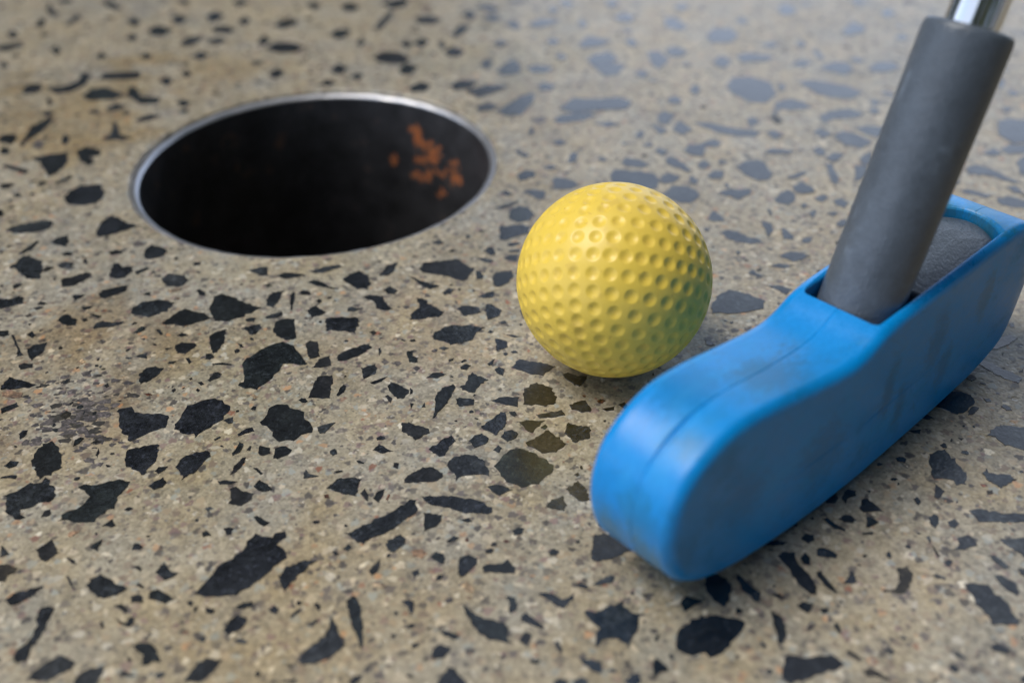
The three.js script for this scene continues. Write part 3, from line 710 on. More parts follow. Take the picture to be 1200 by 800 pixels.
    [168,461.2,175,460.5,178,463,172.5,464.5],
    [378.8,580,385,578.8,386.2,583.8,380,583.8],
    [452,585,455,578.8,457.5,580,453.8,587.5],
    [698.8,470,703.8,467.5,710,469.5,706.2,473,701.2,473]
  ],
  green: [
    [620,773.8,627.5,771.2,635,773.8,630,778.8,622.5,778],
    [633,501.2,638.8,497.5,642,500,638.8,503.8],
    [577,547.5,587.5,533.8,602.5,523.8,615,526.2,635,535,650,545,646.2,555,630,567.5,612.5,572,590,561.2],
    [307.5,333.8,315,332,320,335,313.8,337],
    [898.8,246.2,902.5,243.8,906.2,251.2,902.5,253.8]
  ],
  dirt: [  // pits in the concrete, their dark hollows given by flat brown colour
    [1050,665,1065,662.5,1072.5,675,1067.5,687.5,1063.8,696.2,1052.5,696.2,1035,693.8,1032.5,690.5,1047.5,688.8,1053.8,681.2],
    [1091.2,637.5,1096.2,641.2,1102.5,651.2,1100,655,1096.2,648.8],
    [990,762.5,996.2,760,1012.5,772.5,1008.8,776.2,997.5,770],
    [1010,785,1020,780.5,1027.5,785,1045,795,1042.5,800,1025,792.5,1015,793.8],
    [1008.8,651.2,1013.8,648.8,1018,651.2,1013.8,654.5],
    [1156.2,575,1163.8,573.8,1165,578.8,1157.5,580],
    [120,278.8,126.2,277,128.8,279.5,122.5,280.8],
    [27.5,370,35,366.2,37.5,370,31.2,372.5],
    [977.5,283,987.5,281.2,992.5,284.5,985,288.8,980,287],
    [885,316.2,891.2,313.8,894.5,316.2,888.8,318.8],
    [871.2,305,876.2,303.2,878,306.2,873.8,307],
    [956.2,317.5,961.2,316,963.8,318.5,958.8,320],
    [750.5,182.5,756.2,180,760,182.5,755,184.5],
    [820,125,825,122.5,829.5,125.5,825,127.5],
    [902.5,137.5,910,135,917.5,142.5,910,145],
    [1193.8,434.5,1200,432.5,1200,437,1195,437],
    [1173.8,413.8,1177.5,413,1176.2,417.5],
    [1174,431.2,1177.5,429.5,1178.8,432.5]
  ],
  mottled: [
    [23.8,520,30,513.8,36.2,515,32.5,521.2,25,522.5],
    [96.2,540,102.5,535.5,111.2,537.5,110,543.8,101.2,542.5],
    [32.5,486.2,38.8,483.8,43.8,486.2,38.8,490],
    [153.8,283.8,162.5,281.2,172.5,285,165,290,155,289.5],
    [233.8,418.8,242.5,415,242.5,420,235,421.2],
    [445,423.8,451.2,420.5,456.2,424.5,450,427],
    [457.5,425.5,467.5,423,471.2,426.2,465,429.2],
    [482.5,431.2,488.8,428,493,432,488.8,435.5],
    [37.5,170,43.8,162.5,50,167.5,47.5,175],
    [622.5,140,632.5,136.2,641.2,140.5,631.2,144.5]
  ],
};
const stoneMaps = (() => { // streaky, faintly speckled basalt
  const N = 512, a = new Float32Array(N * N), s = new Float32Array(N * N), C = new Uint8Array(N * N * 4), B = new Uint8Array(N * N * 4);
  valueNoise(N, 10, a, 0.6); valueNoise(N, 30, a, 0.6); valueNoise(N, 70, s, 0.55); valueNoise(N, 130, s, 0.6);
  for (let j = 0; j < N; j++) for (let i = 0; i < N; i++) {
    const o = j * N + i, v = 158 + 58 * a[o] + 72 * s[o] + (s[o] > 0.6 ? 80 : 0);
    C[o * 4] = clamp(v, 0, 255); C[o * 4 + 1] = clamp(v, 0, 255); C[o * 4 + 2] = clamp(v - 8 * a[o], 0, 255); C[o * 4 + 3] = 255;
    const h = 128 + 70 * s[o] + 30 * a[o]; B[o * 4] = B[o * 4 + 1] = B[o * 4 + 2] = clamp(h, 0, 255); B[o * 4 + 3] = 255;
  }
  return [dataTex(C, N, N, true), dataTex(B, N, N, false)];
})();
const stoneMat = (r, g, b, rough) => new THREE.MeshPhysicalMaterial({ color: rgb(r, g, b), roughness: rough, ior: 1.6, clearcoat: 0.7, clearcoatRoughness: 0.2, map: stoneMaps[0], bumpMap: stoneMaps[1], bumpScale: 0.00008 });
const STONE = {
  basalt: [stoneMat(.026, .03, .038, .27), stoneMat(.04, .046, .057, .25), stoneMat(.02, .024, .028, .3), stoneMat(.033, .037, .05, .24), stoneMat(.028, .035, .04, .26), stoneMat(.052, .058, .068, .28), stoneMat(.03, .03, .035, .3)],
  pale: [stoneMat(.06, .07, .082, .30), stoneMat(.085, .095, .108, .34), stoneMat(.046, .055, .066, .28)],  // lighter, bluer grey, carrying the sky sheen of the chips at right
  brown: [stoneMat(.035, .03, .02, .34), stoneMat(.05, .04, .028, .34)],
  green: [stoneMat(.036, .044, .036, .30), stoneMat(.06, .065, .05, .34)],
  cream: [stoneMat(.75, .52, .3, .5), stoneMat(.68, .5, .32, .5), stoneMat(.5, .3, .18, .5)],
  red: [stoneMat(.2, .05, .03, .34), stoneMat(.28, .1, .05, .34)],
  mottled: [stoneMat(.2, .165, .16, .6), stoneMat(.15, .125, .125, .6)],
  dirt: [stoneMat(.05, .042, .03, .85), stoneMat(.075, .06, .045, .85)],  // dark brown standing for the hollows of pits
};
// outline on the ground -> thin chip with a broken, slightly rounded edge, its face about a tenth of a millimetre proud
function chip(pts, proud, rough = 1) {
  const P = [];
  let area = 0; pts.forEach((p, i) => { const q = pts[(i + 1) % pts.length]; area += p.x * q.z - q.x * p.z; });
  if (area > 0) pts = pts.slice().reverse();
  const size = Math.sqrt(Math.abs(area) / 2), step = Math.max(0.0006, size / 9);
  pts.forEach((p, i) => {
    const q = pts[(i + 1) % pts.length], L = Math.hypot(q.x - p.x, q.z - p.z), n = clamp(Math.round(L / step), 1, 6);
    for (let k = 0; k < n; k++) {
      const t = k / n, x = p.x + (q.x - p.x) * t, z = p.z + (q.z - p.z) * t, a = Math.min(0.0007, size * 0.09) * rough;
      P.push(new THREE.Vector2(x + a * fbm(x * 1100, 1, z * 1100, 3), z + a * fbm(x * 1100, 8, z * 1100, 3)));
    }
  });
  const n = P.length, pos = [], uv = [], idx = [], lim = Math.min(0.00022, size * 0.07);
  const inset = P.map((p, i) => {
    const a = P[(i + n - 1) % n], b = P[(i + 1) % n], tx = b.x - a.x, ty = b.y - a.y, l = Math.hypot(tx, ty) || 1;
    return new THREE.Vector2(p.x + ty / l * lim, p.y - tx / l * lim);
  });
  const su = rnd() * 5, sv = rnd() * 5, ra = rnd() * 6.28, cr = Math.cos(ra), sr = Math.sin(ra);
  const put = (p, y) => { pos.push(p.x, y, p.y); uv.push(su + (p.x * cr + p.y * sr) / 0.045, sv + (p.y * cr - p.x * sr) / 0.045); };
  inset.forEach(p => put(p, proud)); P.forEach(p => put(p, -0.0006));
  const faces = THREE.ShapeUtils.triangulateShape(inset, []);
  for (const [a, b, c] of faces) {
    const A = inset[a], B = inset[b], C = inset[c], s = (B.x - A.x) * (C.y - A.y) - (C.x - A.x) * (B.y - A.y);
    s > 0 ? idx.push(a, c, b) : idx.push(a, b, c);
  }
  for (let i = 0; i < n; i++) { const j = (i + 1) % n; idx.push(i, n + i, j, j, n + i, n + j); }
  const g = new THREE.BufferGeometry();
  g.setAttribute('position', new THREE.Float32BufferAttribute(pos, 3)); g.setAttribute('uv', new THREE.Float32BufferAttribute(uv, 2));
  g.setIndex(idx); 
  const f = g.toNonIndexed(); f.computeVertexNormals(); return f;
}
{
  const all = [];
  for (const kind in OUTLINES) for (const o of OUTLINES[kind]) {
    const pts = []; let A = 0;
    for (let i = 0; i < o.length; i += 2) { pts.push(spot(o[i], o[i + 1])); const j = (i + 2) % o.length; A += o[i] * o[j + 1] - o[j] * o[i + 1]; }
    let my = 0; for (let i = 1; i < o.length; i += 2) my += o[i] * 2 / o.length;
    const grow = 1 + 0.28 * (1 - smooth(120, 300, my)), c = pts.reduce((a, p) => a.add(p), new THREE.Vector3()).multiplyScalar(1 / pts.length); // blurred far outlines were read at their dark cores
    pts.forEach(p => p.sub(c).multiplyScalar(grow).add(c));
    all.push({ kind, pts, area: Math.abs(A) * grow * grow });
  }
  all.sort((a, b) => b.area - a.area);
  const rest = {};
  all.forEach((s, i) => {
    const low = s.kind === 'dirt' || s.kind === 'mottled';
    const g = chip(s.pts, low ? rr(0.00002, 0.00005) : rr(0.00007, 0.00018), s.kind === 'mottled' ? 3 : 1);
    const ms = STONE[s.kind], m = ms[Math.floor(rnd() * ms.length)];
    if (i < 300) part(s.kind === 'dirt' ? 'dark_pit' : 'stone_chip', g, m, ground);
    else (rest[m.uuid] ??= { m, gs: [] }).gs.push(g);
  });
  // many more fine chips between them, and the same mix of chips carrying on outside the photograph's frame
  const inFrame = (x, z) => { const d = new THREE.Vector3(x, 0, z).sub(EYE), w = d.dot(FWD); if (w <= 0.02) return false; const u = 600 + FOCAL * d.dot(RIGHT) / w, v = 400 - FOCAL * d.dot(UP) / w; return u > -12 && u < 1212 && v > -6 && v < 812; };
  const cen = all.map(s => { const c = s.pts.reduce((a, p) => a.add(p), new THREE.Vector3()).multiplyScalar(1 / s.pts.length); return { x: c.x, z: c.z, r: Math.max(...s.pts.map(p => Math.hypot(p.x - c.x, p.z - c.z))) }; });
  const cells = new Map(), key = (x, z) => Math.floor(x / 0.02) + ',' + Math.floor(z / 0.02);
  const enter = c => { const k = key(c.x, c.z); (cells.get(k) ?? cells.set(k, []).get(k)).push(c); };
  cen.forEach(enter);
  const free = (x, z, r) => { const i = Math.floor(x / 0.02), j = Math.floor(z / 0.02); for (let a = -1; a <= 1; a++) for (let b = -1; b <= 1; b++) for (const c of cells.get((i + a) + ',' + (j + b)) ?? []) if (Math.hypot(c.x - x, c.z - z) < c.r * 0.85 + r) return false; return Math.hypot(x - HOLE.x, z - HOLE.z) > HOLE.r + 0.003 + r; };
  const scatter = (n, x0, x1, z0, z1, size, inside) => {
    for (let k = 0; k < n; k++) {
      const x = rr(x0, x1), z = rr(z0, z1), r = size();
      if (inFrame(x, z) !== inside || !free(x, z, r)) continue;
      enter({ x, z, r });
      const m = Math.floor(rr(4, 8)), a0 = rnd() * 6.28, q = rr(0.45, 1), th = rnd() * 3.14, pts = [];
      for (let i = 0; i < m; i++) { const a = a0 + (i + rr(-0.3, 0.3)) / m * 6.283, e = r * rr(0.7, 1.05), u = Math.cos(a) * e, v = Math.sin(a) * e * q; pts.push(new THREE.Vector3(x + u * Math.cos(th) - v * Math.sin(th), 0, z + u * Math.sin(th) + v * Math.cos(th))); }
      const t = rnd(), ms = t < 0.7 ? STONE.basalt : t < 0.78 ? STONE.brown : t < 0.86 ? STONE.mottled : t < 0.955 ? STONE.pale : t < 0.985 ? STONE.cream : STONE.red, mt = ms[Math.floor(rnd() * ms.length)];
      (rest[mt.uuid] ??= { m: mt, gs: [] }).gs.push(chip(pts, rr(0.00005, 0.00016)));
    }
  };
  for (let k = 0; k < 230; k++) { // the worn patch left of the middle, where grinding has torn out grains
    const p = spot(95 + 75 * (rnd() + rnd() - 1), 492 + 62 * (rnd() + rnd() - 1)), r = 0.0005 + 0.0013 * rnd() ** 2, pts = [];
    for (let i = 0; i < 6; i++) { const a = i * 1.047 + rr(-.3, .3); pts.push(new THREE.Vector3(p.x + r * rr(.6, 1.6) * Math.cos(a), 0, p.z + r * rr(.5, 1) * Math.sin(a))); }
    if (!free(p.x, p.z, r * 0.6)) continue;
    const m = rnd() < 0.75 ? STONE.mottled[k % 2] : STONE.dirt[k % 2]; (rest[m.uuid] ??= { m, gs: [] }).gs.push(chip(pts, rr(0.00002, 0.00006), 2));
  }
  scatter(420, -0.23, 0.23, -0.47, -0.27, () => 0.0013 + 0.0026 * rnd() ** 2, true);
  scatter(3400, -0.23, 0.23, -0.47, -0.1, () => 0.0005 + 0.0012 * rnd() ** 2, true);
  scatter(5200, -0.62, 0.62, -0.8, 0.25, () => 0.0011 + 0.0055 * rnd() ** 2.6, false);
  for (const k in rest) { const o = part('fine_stone_chips', mergeGeometries(rest[k].gs), rest[k].m, ground); o.userData.kind = 'stuff'; }
}

// ---------------------------------------------------------------- the steel cup let into the hole
{
  const cup = new THREE.Group(); cup.name = 'hole_cup'; cup.position.set(HOLE.x, 0, HOLE.z); scene.add(cup);
  tag(cup, 'dark steel cup with a worn bright rim and rust spots, sunk in the concrete', 'golf hole');
  const ri = 0.0535, ro = 0.0556, SEG = 160;
  const profile = [[ri, -0.16], [ri, -0.06], [ri, -0.006], [ri, -0.002], [ri + 0.0003, -0.0014], [ri + 0.0008, -0.0011], [ro - 0.0003, -0.0009], [ro, -0.0012], [ro, -0.16]];
  // inner wall with rust, where the photograph shows it
  const N = 1024, H = 256, C = new Uint8Array(N * H * 4), Rg = new Uint8Array(N * H * 4);
  const rustSpots = [], seeds = [[487, 157, 6], [492, 168, 6], [500, 172, 5], [505, 180, 5.5], [510, 186, 5], [494, 190, 5], [486, 203, 4.5], [498, 206, 5], [520, 200, 5], [532, 203, 6], [531, 194, 4.5], [534, 212, 4.5], [518, 224, 4], [460, 186, 4.5], [513, 176, 4], [507, 200, 3.5]];
  for (const [x, y, r] of seeds) for (let k = 0; k < 6; k++) rustSpots.push([x + rr(-1, 1) * r * 1.1, y + rr(-1, 1) * r * 1.1, rr(0.25, 0.75) * r]);
  const rust = rustSpots.map(([x, y, r]) => {
    const d = FWD.clone().addScaledVector(RIGHT, (x - 600) / FOCAL).addScaledVector(UP, -(y - 400) / FOCAL), ox = EYE.x - HOLE.x, oz = EYE.z - HOLE.z;
    const a = d.x * d.x + d.z * d.z, b = ox * d.x + oz * d.z, c = ox * ox + oz * oz - ri * ri, t = (-b + Math.sqrt(b * b - a * c)) / a;
    return { a: Math.atan2(oz + t * d.z, ox + t * d.x), y: EYE.y + t * d.y, r: r * 0.00021 * 1.9 };
  });
  for (let j = 0; j < H; j++) for (let i = 0; i < N; i++) {
    const a = i / N * 2 * Math.PI, y = -0.16 + 0.16 * j / (H - 1);
    const n = fbm(Math.cos(a) * 5, Math.sin(a) * 5, y * 100, 4), f = fbm(Math.cos(a) * 40, Math.sin(a) * 40, y * 700, 3);
    let k = 0;
    for (const s of rust) { let da = a - s.a; da -= Math.round(da / 6.28318) * 6.28318; k = Math.max(k, 1 - smooth(0.55, 1.25, Math.hypot(da * ri, (y - s.y)) / s.r + 0.8 * f)); }
    k = Math.max(k, 0.25 * smooth(0.5, 0.9, n + 0.3 * f));
    k *= 0.75 + 0.5 * clamp(f + 0.3, 0, 0.5);
    const o = (j * N + i) * 4, v = 66 * (1 + 0.2 * n + 0.18 * f);
    C[o] = v + (206 + 40 * f - v) * k; C[o + 1] = v * 0.99 + (120 + 24 * f - v) * k; C[o + 2] = v * 1.02 + (66 - v) * k; C[o + 3] = 255;
    Rg[o] = 0; Rg[o + 1] = 115 + 120 * k + 25 * n; Rg[o + 2] = 130 * (1 - k); Rg[o + 3] = 255;
  }
  const lathe = pr => { const pos = [], uv = [], idx = []; pr.forEach(([r, y]) => { for (let i = 0; i <= SEG; i++) { const t = i / SEG * 2 * Math.PI; pos.push(r * Math.cos(t), y + (r > ri && y > -0.01 ? 0.00028 * fbm(Math.cos(t) * 9, Math.sin(t) * 9, 4, 4) : 0), r * Math.sin(t)); uv.push(i / SEG, (y + 0.16) / 0.16); } });
    for (let k = 0; k + 1 < pr.length; k++) for (let i = 0; i < SEG; i++) { const a = k * (SEG + 1) + i, b = a + SEG + 1; idx.push(a, a + 1, b, b, a + 1, b + 1); }
    const g = new THREE.BufferGeometry(); g.setAttribute('position', new THREE.Float32BufferAttribute(pos, 3)); g.setAttribute('uv', new THREE.Float32BufferAttribute(uv, 2)); g.setIndex(idx); g.computeVertexNormals(); return g; };
  part('cup_wall', lathe(profile.slice(0, 4)), new THREE.MeshPhysicalMaterial({ map: dataTex(C, N, H, true), roughnessMap: dataTex(Rg, N, H, false), metalnessMap: null, roughness: 1, metalness: 0.25 }), cup);
  part('rim', lathe(profile.slice(3)), new THREE.MeshPhysicalMaterial({ color: rgb(.56, .56, .58), metalness: 1, roughness: 0.42, bumpMap: stoneMaps[1], bumpScale: 0.00003 }), cup);
  const fl = new THREE.CircleGeometry(ri + 0.001, 64); fl.rotateX(-Math.PI / 2); fl.translate(0, -0.159, 0);
  part('cup_floor', fl, new THREE.MeshStandardMaterial({ color: rgb(.17, .145, .12), roughness: 0.95 }), cup);
}

// ---------------------------------------------------------------- the golf ball
{
  const R = 0.02135, F = 10, verts = [], seen = new Set();
  const oct = [[1, 0, 0], [0, 1, 0], [0, 0, 1], [-1, 0, 0], [0, -1, 0], [0, 0, -1]].map(v => new THREE.Vector3(...v));
  for (const sx of [0, 3]) for (const sy of [1, 4]) for (const sz of [2, 5]) {
    for (let i = 0; i <= F; i++) for (let j = 0; j <= F - i; j++) {
      const k = F - i - j, w = [i, j, k].map(q => Math.sin(q / F * Math.PI / 2) ** 0.93);
      const v = new THREE.Vector3().addScaledVector(oct[sx], w[0]).addScaledVector(oct[sy], w[1]).addScaledVector(oct[sz], w[2]).normalize();
      const id = v.toArray().map(q => Math.round(q * 1000)).join(); if (!seen.has(id)) { seen.add(id); verts.push(v); }
    }
  }
  // the four-fold pole of the dimple pattern faces left of the camera, a little above the middle
  const toCam = EYE.clone().sub(new THREE.Vector3(0.0225, R, -0.1967)).normalize();
  const side = new THREE.Vector3().crossVectors(new THREE.Vector3(0, 1, 0), toCam).normalize(), top = new THREE.Vector3().crossVectors(toCam, side);
  const pole = toCam.clone().multiplyScalar(0.86).addScaledVector(side, -0.36).addScaledVector(top, 0.22).normalize();
  const turn = new THREE.Quaternion().setFromUnitVectors(new THREE.Vector3(0, 0, 1), pole).multiply(new THREE.Quaternion().setFromAxisAngle(new THREE.Vector3(0, 0, 1), 0.08));
  verts.forEach(v => v.applyQuaternion(turn));
  const g0 = mergeVertices(new THREE.IcosahedronGeometry(1, 104).deleteAttribute('uv').deleteAttribute('normal'), 1e-5), p = g0.attributes.position, col = new Float32Array(p.count * 3);
  const grid = new Map(), gk = (a, b, c) => a * 10000 + b * 100 + c, q = x => Math.floor((x + 1) / 0.2);
  verts.forEach(v => { const k = gk(q(v.x), q(v.y), q(v.z)); (grid.get(k) ?? grid.set(k, []).get(k)).push(v); });
  const v = new THREE.Vector3();
  for (let i = 0; i < p.count; i++) {
    v.fromBufferAttribute(p, i).normalize();
    let best = -1; const a = q(v.x), b = q(v.y), c = q(v.z);
    for (let x = -1; x <= 1; x++) for (let y = -1; y <= 1; y++) for (let z = -1; z <= 1; z++) for (const w of grid.get(gk(a + x, b + y, c + z)) ?? []) best = Math.max(best, w.dot(v));
    const d = Math.acos(clamp(best, -1, 1)) * R * 1000;                        // mm to the nearest dimple's middle
    const dim = d < 1.5 ? 0.4 * (1 - (d / 1.5) ** 2) ** 1.35 : 0;
    const wob = 0.012 * fbm(v.x * 6, v.y * 6, v.z * 6, 3);
    const e = R * 1000 - dim + wob;
    p.setXYZ(i, v.x * e * MM, v.y * e * MM, v.z * e * MM);
    const grime = smooth(0.42, 0.75, fbm(v.x * 4 + 3, v.y * 4, v.z * 4, 4)) * 0.25 + smooth(0.62, 0.8, fbm(v.x * 22, v.y * 22 + 5, v.z * 22, 2)) * 0.45 + (dim > 0.2 ? 0.16 * smooth(-0.2, 0.5, fbm(v.x * 3, v.y * 3 + 9, v.z * 3, 3)) : 0);
    col[i * 3] = 1 - 0.35 * grime; col[i * 3 + 1] = 1 - 0.42 * grime; col[i * 3 + 2] = 1 - 0.2 * grime;
  }
  g0.setAttribute('color', new THREE.BufferAttribute(col, 3)); g0.computeVertexNormals();
  const ball = part('golf_ball', g0, new THREE.MeshPhysicalMaterial({ color: rgb(.81, .58, .085), roughness: 0.38, vertexColors: true, specularIntensity: 0.9 }), scene);
  ball.position.set(0.02251, R, -0.19671);
  tag(ball, 'yellow dimpled plastic mini golf ball resting beside the blue putter', 'golf ball');
}

// ---------------------------------------------------------------- the putter
{
  const putter = new THREE.Group(); putter.name = 'putter'; scene.add(putter);
  putter.position.set(0.023, 0.0002, -0.1275); putter.rotation.y = THREE.MathUtils.degToRad(43);
  tag(putter, 'blue rubber headed mini golf putter with grey hosel and chrome shaft, standing beside the ball', 'putter');
  // side outline of the head, toe at the left, in mm
  const ctrl = [[12, 2.7], [25, .8], [45, 0], [85, 0], [100, 1], [110, 4], [116, 9], [119.5, 16], [119, 24], [115, 31], [109, 35.2], [103, 36.6], [95, 36.8], [75, 36.8], [60, 36.8], [54, 36.5], [50.5, 35.8], [46, 34.1], [42.5, 33.4], [38, 33.6], [28, 35.1], [18, 36.8], [10.5, 37.3], [5.6, 36.4], [1, 34.2], [-2.9, 30.6], [-4.8, 26], [-5.3, 21], [-4.2, 15], [-1.6, 9.8], [4, 5.5]];
  const curve = new THREE.CatmullRomCurve3(ctrl.map(([x, y]) => new THREE.Vector3(x, y, 0)), true, 'centripetal');
  const NP = 220, out = curve.getSpacedPoints(NP).slice(0, NP);
  const nor = out.map((o, i) => { const a = out[(i + NP - 1) % NP], b = out[(i + 1) % NP]; return new THREE.Vector2(-(b.y - a.y), b.x - a.x).normalize(); }); // inward
  const hw = (s, sg) => (sg < 0 ? 10.2 + 0.3 * smooth(-14, 40, s) : 7.8 + 2.7 * smooth(-14, 56, s)) - 1.5 * smooth(108, 122, s);
  const RB = 2.3, rings = [];                                    // [share of the width, mm from the edge, inset, pull to the middle]
  for (const k of [.86, .7, .45, .2]) rings.push({ e: 0, inset: RB, pull: k, bulge: 0 * (1 - (1 - k) ** 2) });
  for (let i = 0; i <= 7; i++) { const f = Math.PI / 2 * (1 - i / 7); rings.push({ e: RB - RB * Math.sin(f), inset: RB * (1 - Math.cos(f)), pull: 0, bulge: 0 }); }
  for (const f of [.95, .7, .42]) rings.push({ f, inset: 0, pull: 0, bulge: 0 });
  const half = rings.length, full = [...rings.map(r => ({ ...r, sg: -1 })), { c: -0.5 }, { c: -0.25 }, { c: 0, deep: 1 }, { c: 0.25 }, { c: 0.5 }, ...rings.slice().reverse().map(r => ({ ...r, sg: 1 }))];
  const pos = [], uv = [], idx = [];
  full.forEach((R, k) => {
    for (let i = 0; i < NP; i++) {
      const j = i, o = out[j], n = nor[j], s = o.x, onTop = o.y > 20 || s < 2, drift = 0.5 * Math.sin(s * 0.09) + 0.35;
      let x, y, z;
      if (R.c !== undefined) {
        const open = onTop ? 0.17 + 0.75 * Math.exp(-(((s - 4) / 5) ** 2)) * smooth(27, 33, o.y) + 0.1 * fbm(s * 0.2, 1, 1, 2) : 0.05, dp = R.deep ? open : Math.abs(R.c) < 0.3 ? open * 0.25 : 0;
        x = s + n.x * dp; y = o.y + n.y * dp; z = R.c * (0.6 + 0.8 * open) + drift;
      } else {
        const mid = new THREE.Vector2(clamp(s, 16, 100), 18);
        x = s + n.x * R.inset; y = o.y + n.y * R.inset; x += (mid.x - x) * R.pull; y += (mid.y - y) * R.pull;
        const w = hw(x, R.sg), draft = 0.5 * (1 - y / 37);
        z = R.sg * (R.f !== undefined ? (w - RB - 0.4) * R.f : w + draft - R.e + R.bulge);
        if (R.f !== undefined) z += drift * (1 - R.f);
      }
      pos.push(x * MM, y * MM, z * MM);
      uv.push((x + 0.7 * y) / 120, (z + 0.8 * y) / 90);
    }
  });
  for (let k = 0; k + 1 < full.length; k++) for (let i = 0; i < NP; i++) { const a = k * NP + i, c = k * NP + (i + 1) % NP; idx.push(a, c, a + NP, a + NP, c, c + NP); }
  for (const [k, flip] of [[0, true], [full.length - 1, false]]) {
    const o = k * NP, P = []; for (let i = 0; i < NP; i++) P.push(new THREE.Vector2(pos[(o + i) * 3], pos[(o + i) * 3 + 1]));
    for (const [a, b, c] of THREE.ShapeUtils.triangulateShape(P, [])) flip ? idx.push(o + a, o + c, o + b) : idx.push(o + a, o + b, o + c);
  }
  let head = new THREE.BufferGeometry();
  head.setAttribute('position', new THREE.Float32BufferAttribute(pos, 3)); head.setAttribute('uv', new THREE.Float32BufferAttribute(uv, 2)); head.setIndex(idx); head.computeVertexNormals();
  // long slot in the top, its heel end bowed
  const slotLine = (off, s0 = 51.6, s1 = 98.2, bow = 4.2, hz = 8) => {
    const p = [], a0 = s0 - off, h = hz + off, c = 1.2;
    for (let i = 0; i <= 5; i++) { const t = Math.PI + Math.PI / 2 * i / 5; p.push([a0 + c + c * Math.cos(t), -h + c + c * Math.sin(t)]); }
    for (let i = 0; i <= 24; i++) { const u = -1 + i / 12; p.push([s1 + off + bow * (1 - u * u), h * u]); }
    for (let i = 0; i <= 5; i++) { const t = Math.PI / 2 + Math.PI / 2 * i / 5; p.push([a0 + c + c * Math.cos(t), h - c + c * Math.sin(t)]); }
    return p;
  };
  const stack = levels => { // levels: [[outline, y or function of s]]
    const n = levels[0][0].length, pos = [], uv = [], idx = [];
    levels.forEach(([o, y]) => o.forEach(([s, z]) => { const h = typeof y === 'function' ? y(s, z) : y; pos.push(s * MM, h * MM, z * MM); uv.push(s / 60 + z / 90, h / 60 + z / 50); }));
    for (let k = 0; k + 1 < levels.length; k++) for (let i = 0; i < n; i++) { const j = (i + 1) % n, a = k * n + i, b = k * n + j; idx.push(a, a + n, b, b, a + n, b + n); }
    for (const [k, up] of [[0, false], [levels.length - 1, true]]) {
      for (const [a, b, c] of THREE.ShapeUtils.triangulateShape(levels[k][0].map(p => new THREE.Vector2(...p)), [])) up ? idx.push(k * n + a, k * n + c, k * n + b) : idx.push(k * n + a, k * n + b, k * n + c);
    }
    const g = new THREE.BufferGeometry(); g.setAttribute('position', new THREE.Float32BufferAttribute(pos, 3)); g.setAttribute('uv', new THREE.Float32BufferAttribute(uv, 2)); g.setIndex(idx); g.computeVertexNormals(); return g;
  };
  const cutter = stack([[slotLine(0), 22], [slotLine(.01), 36], [slotLine(.2), 36.37], [slotLine(.7), 36.77], [slotLine(1.6), 37.5]]).toNonIndexed(); cutter.computeVertexNormals();
  const ev = new Evaluator(); ev.attributes = ['position', 'normal', 'uv']; ev.useGroups = false;
  const headCut = ev.evaluate(new Brush(head.toNonIndexed()), new Brush(cutter), SUBTRACTION).geometry; headCut.clearGroups();
  const headMesh = headCut.index ? headCut.toNonIndexed() : headCut;
  { // flat faces and the band round the edge each get their own part of the picture, at true size
    const p = headMesh.attributes.position, u = headMesh.attributes.uv, A = new THREE.Vector3(), B = new THREE.Vector3(), D = new THREE.Vector3();
    for (let i = 0; i < p.count; i += 3) {
      A.fromBufferAttribute(p, i); B.fromBufferAttribute(p, i + 1).sub(A); D.fromBufferAttribute(p, i + 2).sub(A); const n = B.cross(D).normalize(), flat = Math.abs(n.z) > 0.8;
      for (let k = i; k < i + 3; k++) { const x = p.getX(k) / MM, y = p.getY(k) / MM, z = p.getZ(k) / MM; flat ? u.setXY(k, x / 120 + (n.z < 0 ? 0.31 : 0), 0.5 + y / 80) : u.setXY(k, (x + 0.7 * y) / 120, (z + 11) / 60); }
    }
  }
  // rubber colour with scuffs and ground-in dirt
  const N = 1024, d1 = new Float32Array(N * N), d2 = new Float32Array(N * N), d3 = new Float32Array(N * N), C = new Uint8Array(N * N * 4), Q = new Uint8Array(N * N * 4);
  valueNoise(N, 7, d1, 0.6); valueNoise(N, 17, d1, 0.5); valueNoise(N, 43, d1, 0.35); valueNoise(N, 120, d1, 0.2);
  valueNoise(N, 5, d2, 0.7); valueNoise(N, 23, d2, 0.5); valueNoise(N, 256, d3, 0.6); valueNoise(N, 90, d3, 0.5);
  // smudges where the photograph shows them: [s, y, z of the head in mm, radius, stretch along u, strength, brown or grey]
  const smudge = new Float32Array(N * N), brown = new Float32Array(N * N);
  for (const [face, hs, hy, hz, r, st, a, bw] of [[0, 0, 7, 4, 6, .8, .5, 1], [0, -2, 12, -5, 4, .8, .4, 1], [0, -3, 18, 2, 5, .8, .2, .8], [0, 27, 35, 3, 7, 1.2, .3, .1], [0, 12, 37, -4, 6, 1.2, .14, .1], [0, 4, 34, 4, 4, 1, .2, .6],
    [1, 57, 19, 0, 7, .4, .24, 0], [1, 63, 11, 0, 6, .45, .26, 0], [1, 74, 21, 0, 8, .45, .2, 0], [1, 80, 13, 0, 6, .5, .2, 0], [1, 93, 24, 0, 6, .5, .22, .3], [1, 13, 20, 0, 8, .8, .14, 0], [1, 36, 16, 0, 9, .7, .15, 0]]) {
    const U = (face ? hs : hs + 0.7 * hy) / 120 * N, V = (face ? 0.5 + hy / 80 : (hz + 11) / 60) * N, ru = r / 120 * N * Math.max(st, 1), rv = r / (face ? 80 : 60) * N, R = Math.ceil(Math.max(ru, rv) * 1.8);
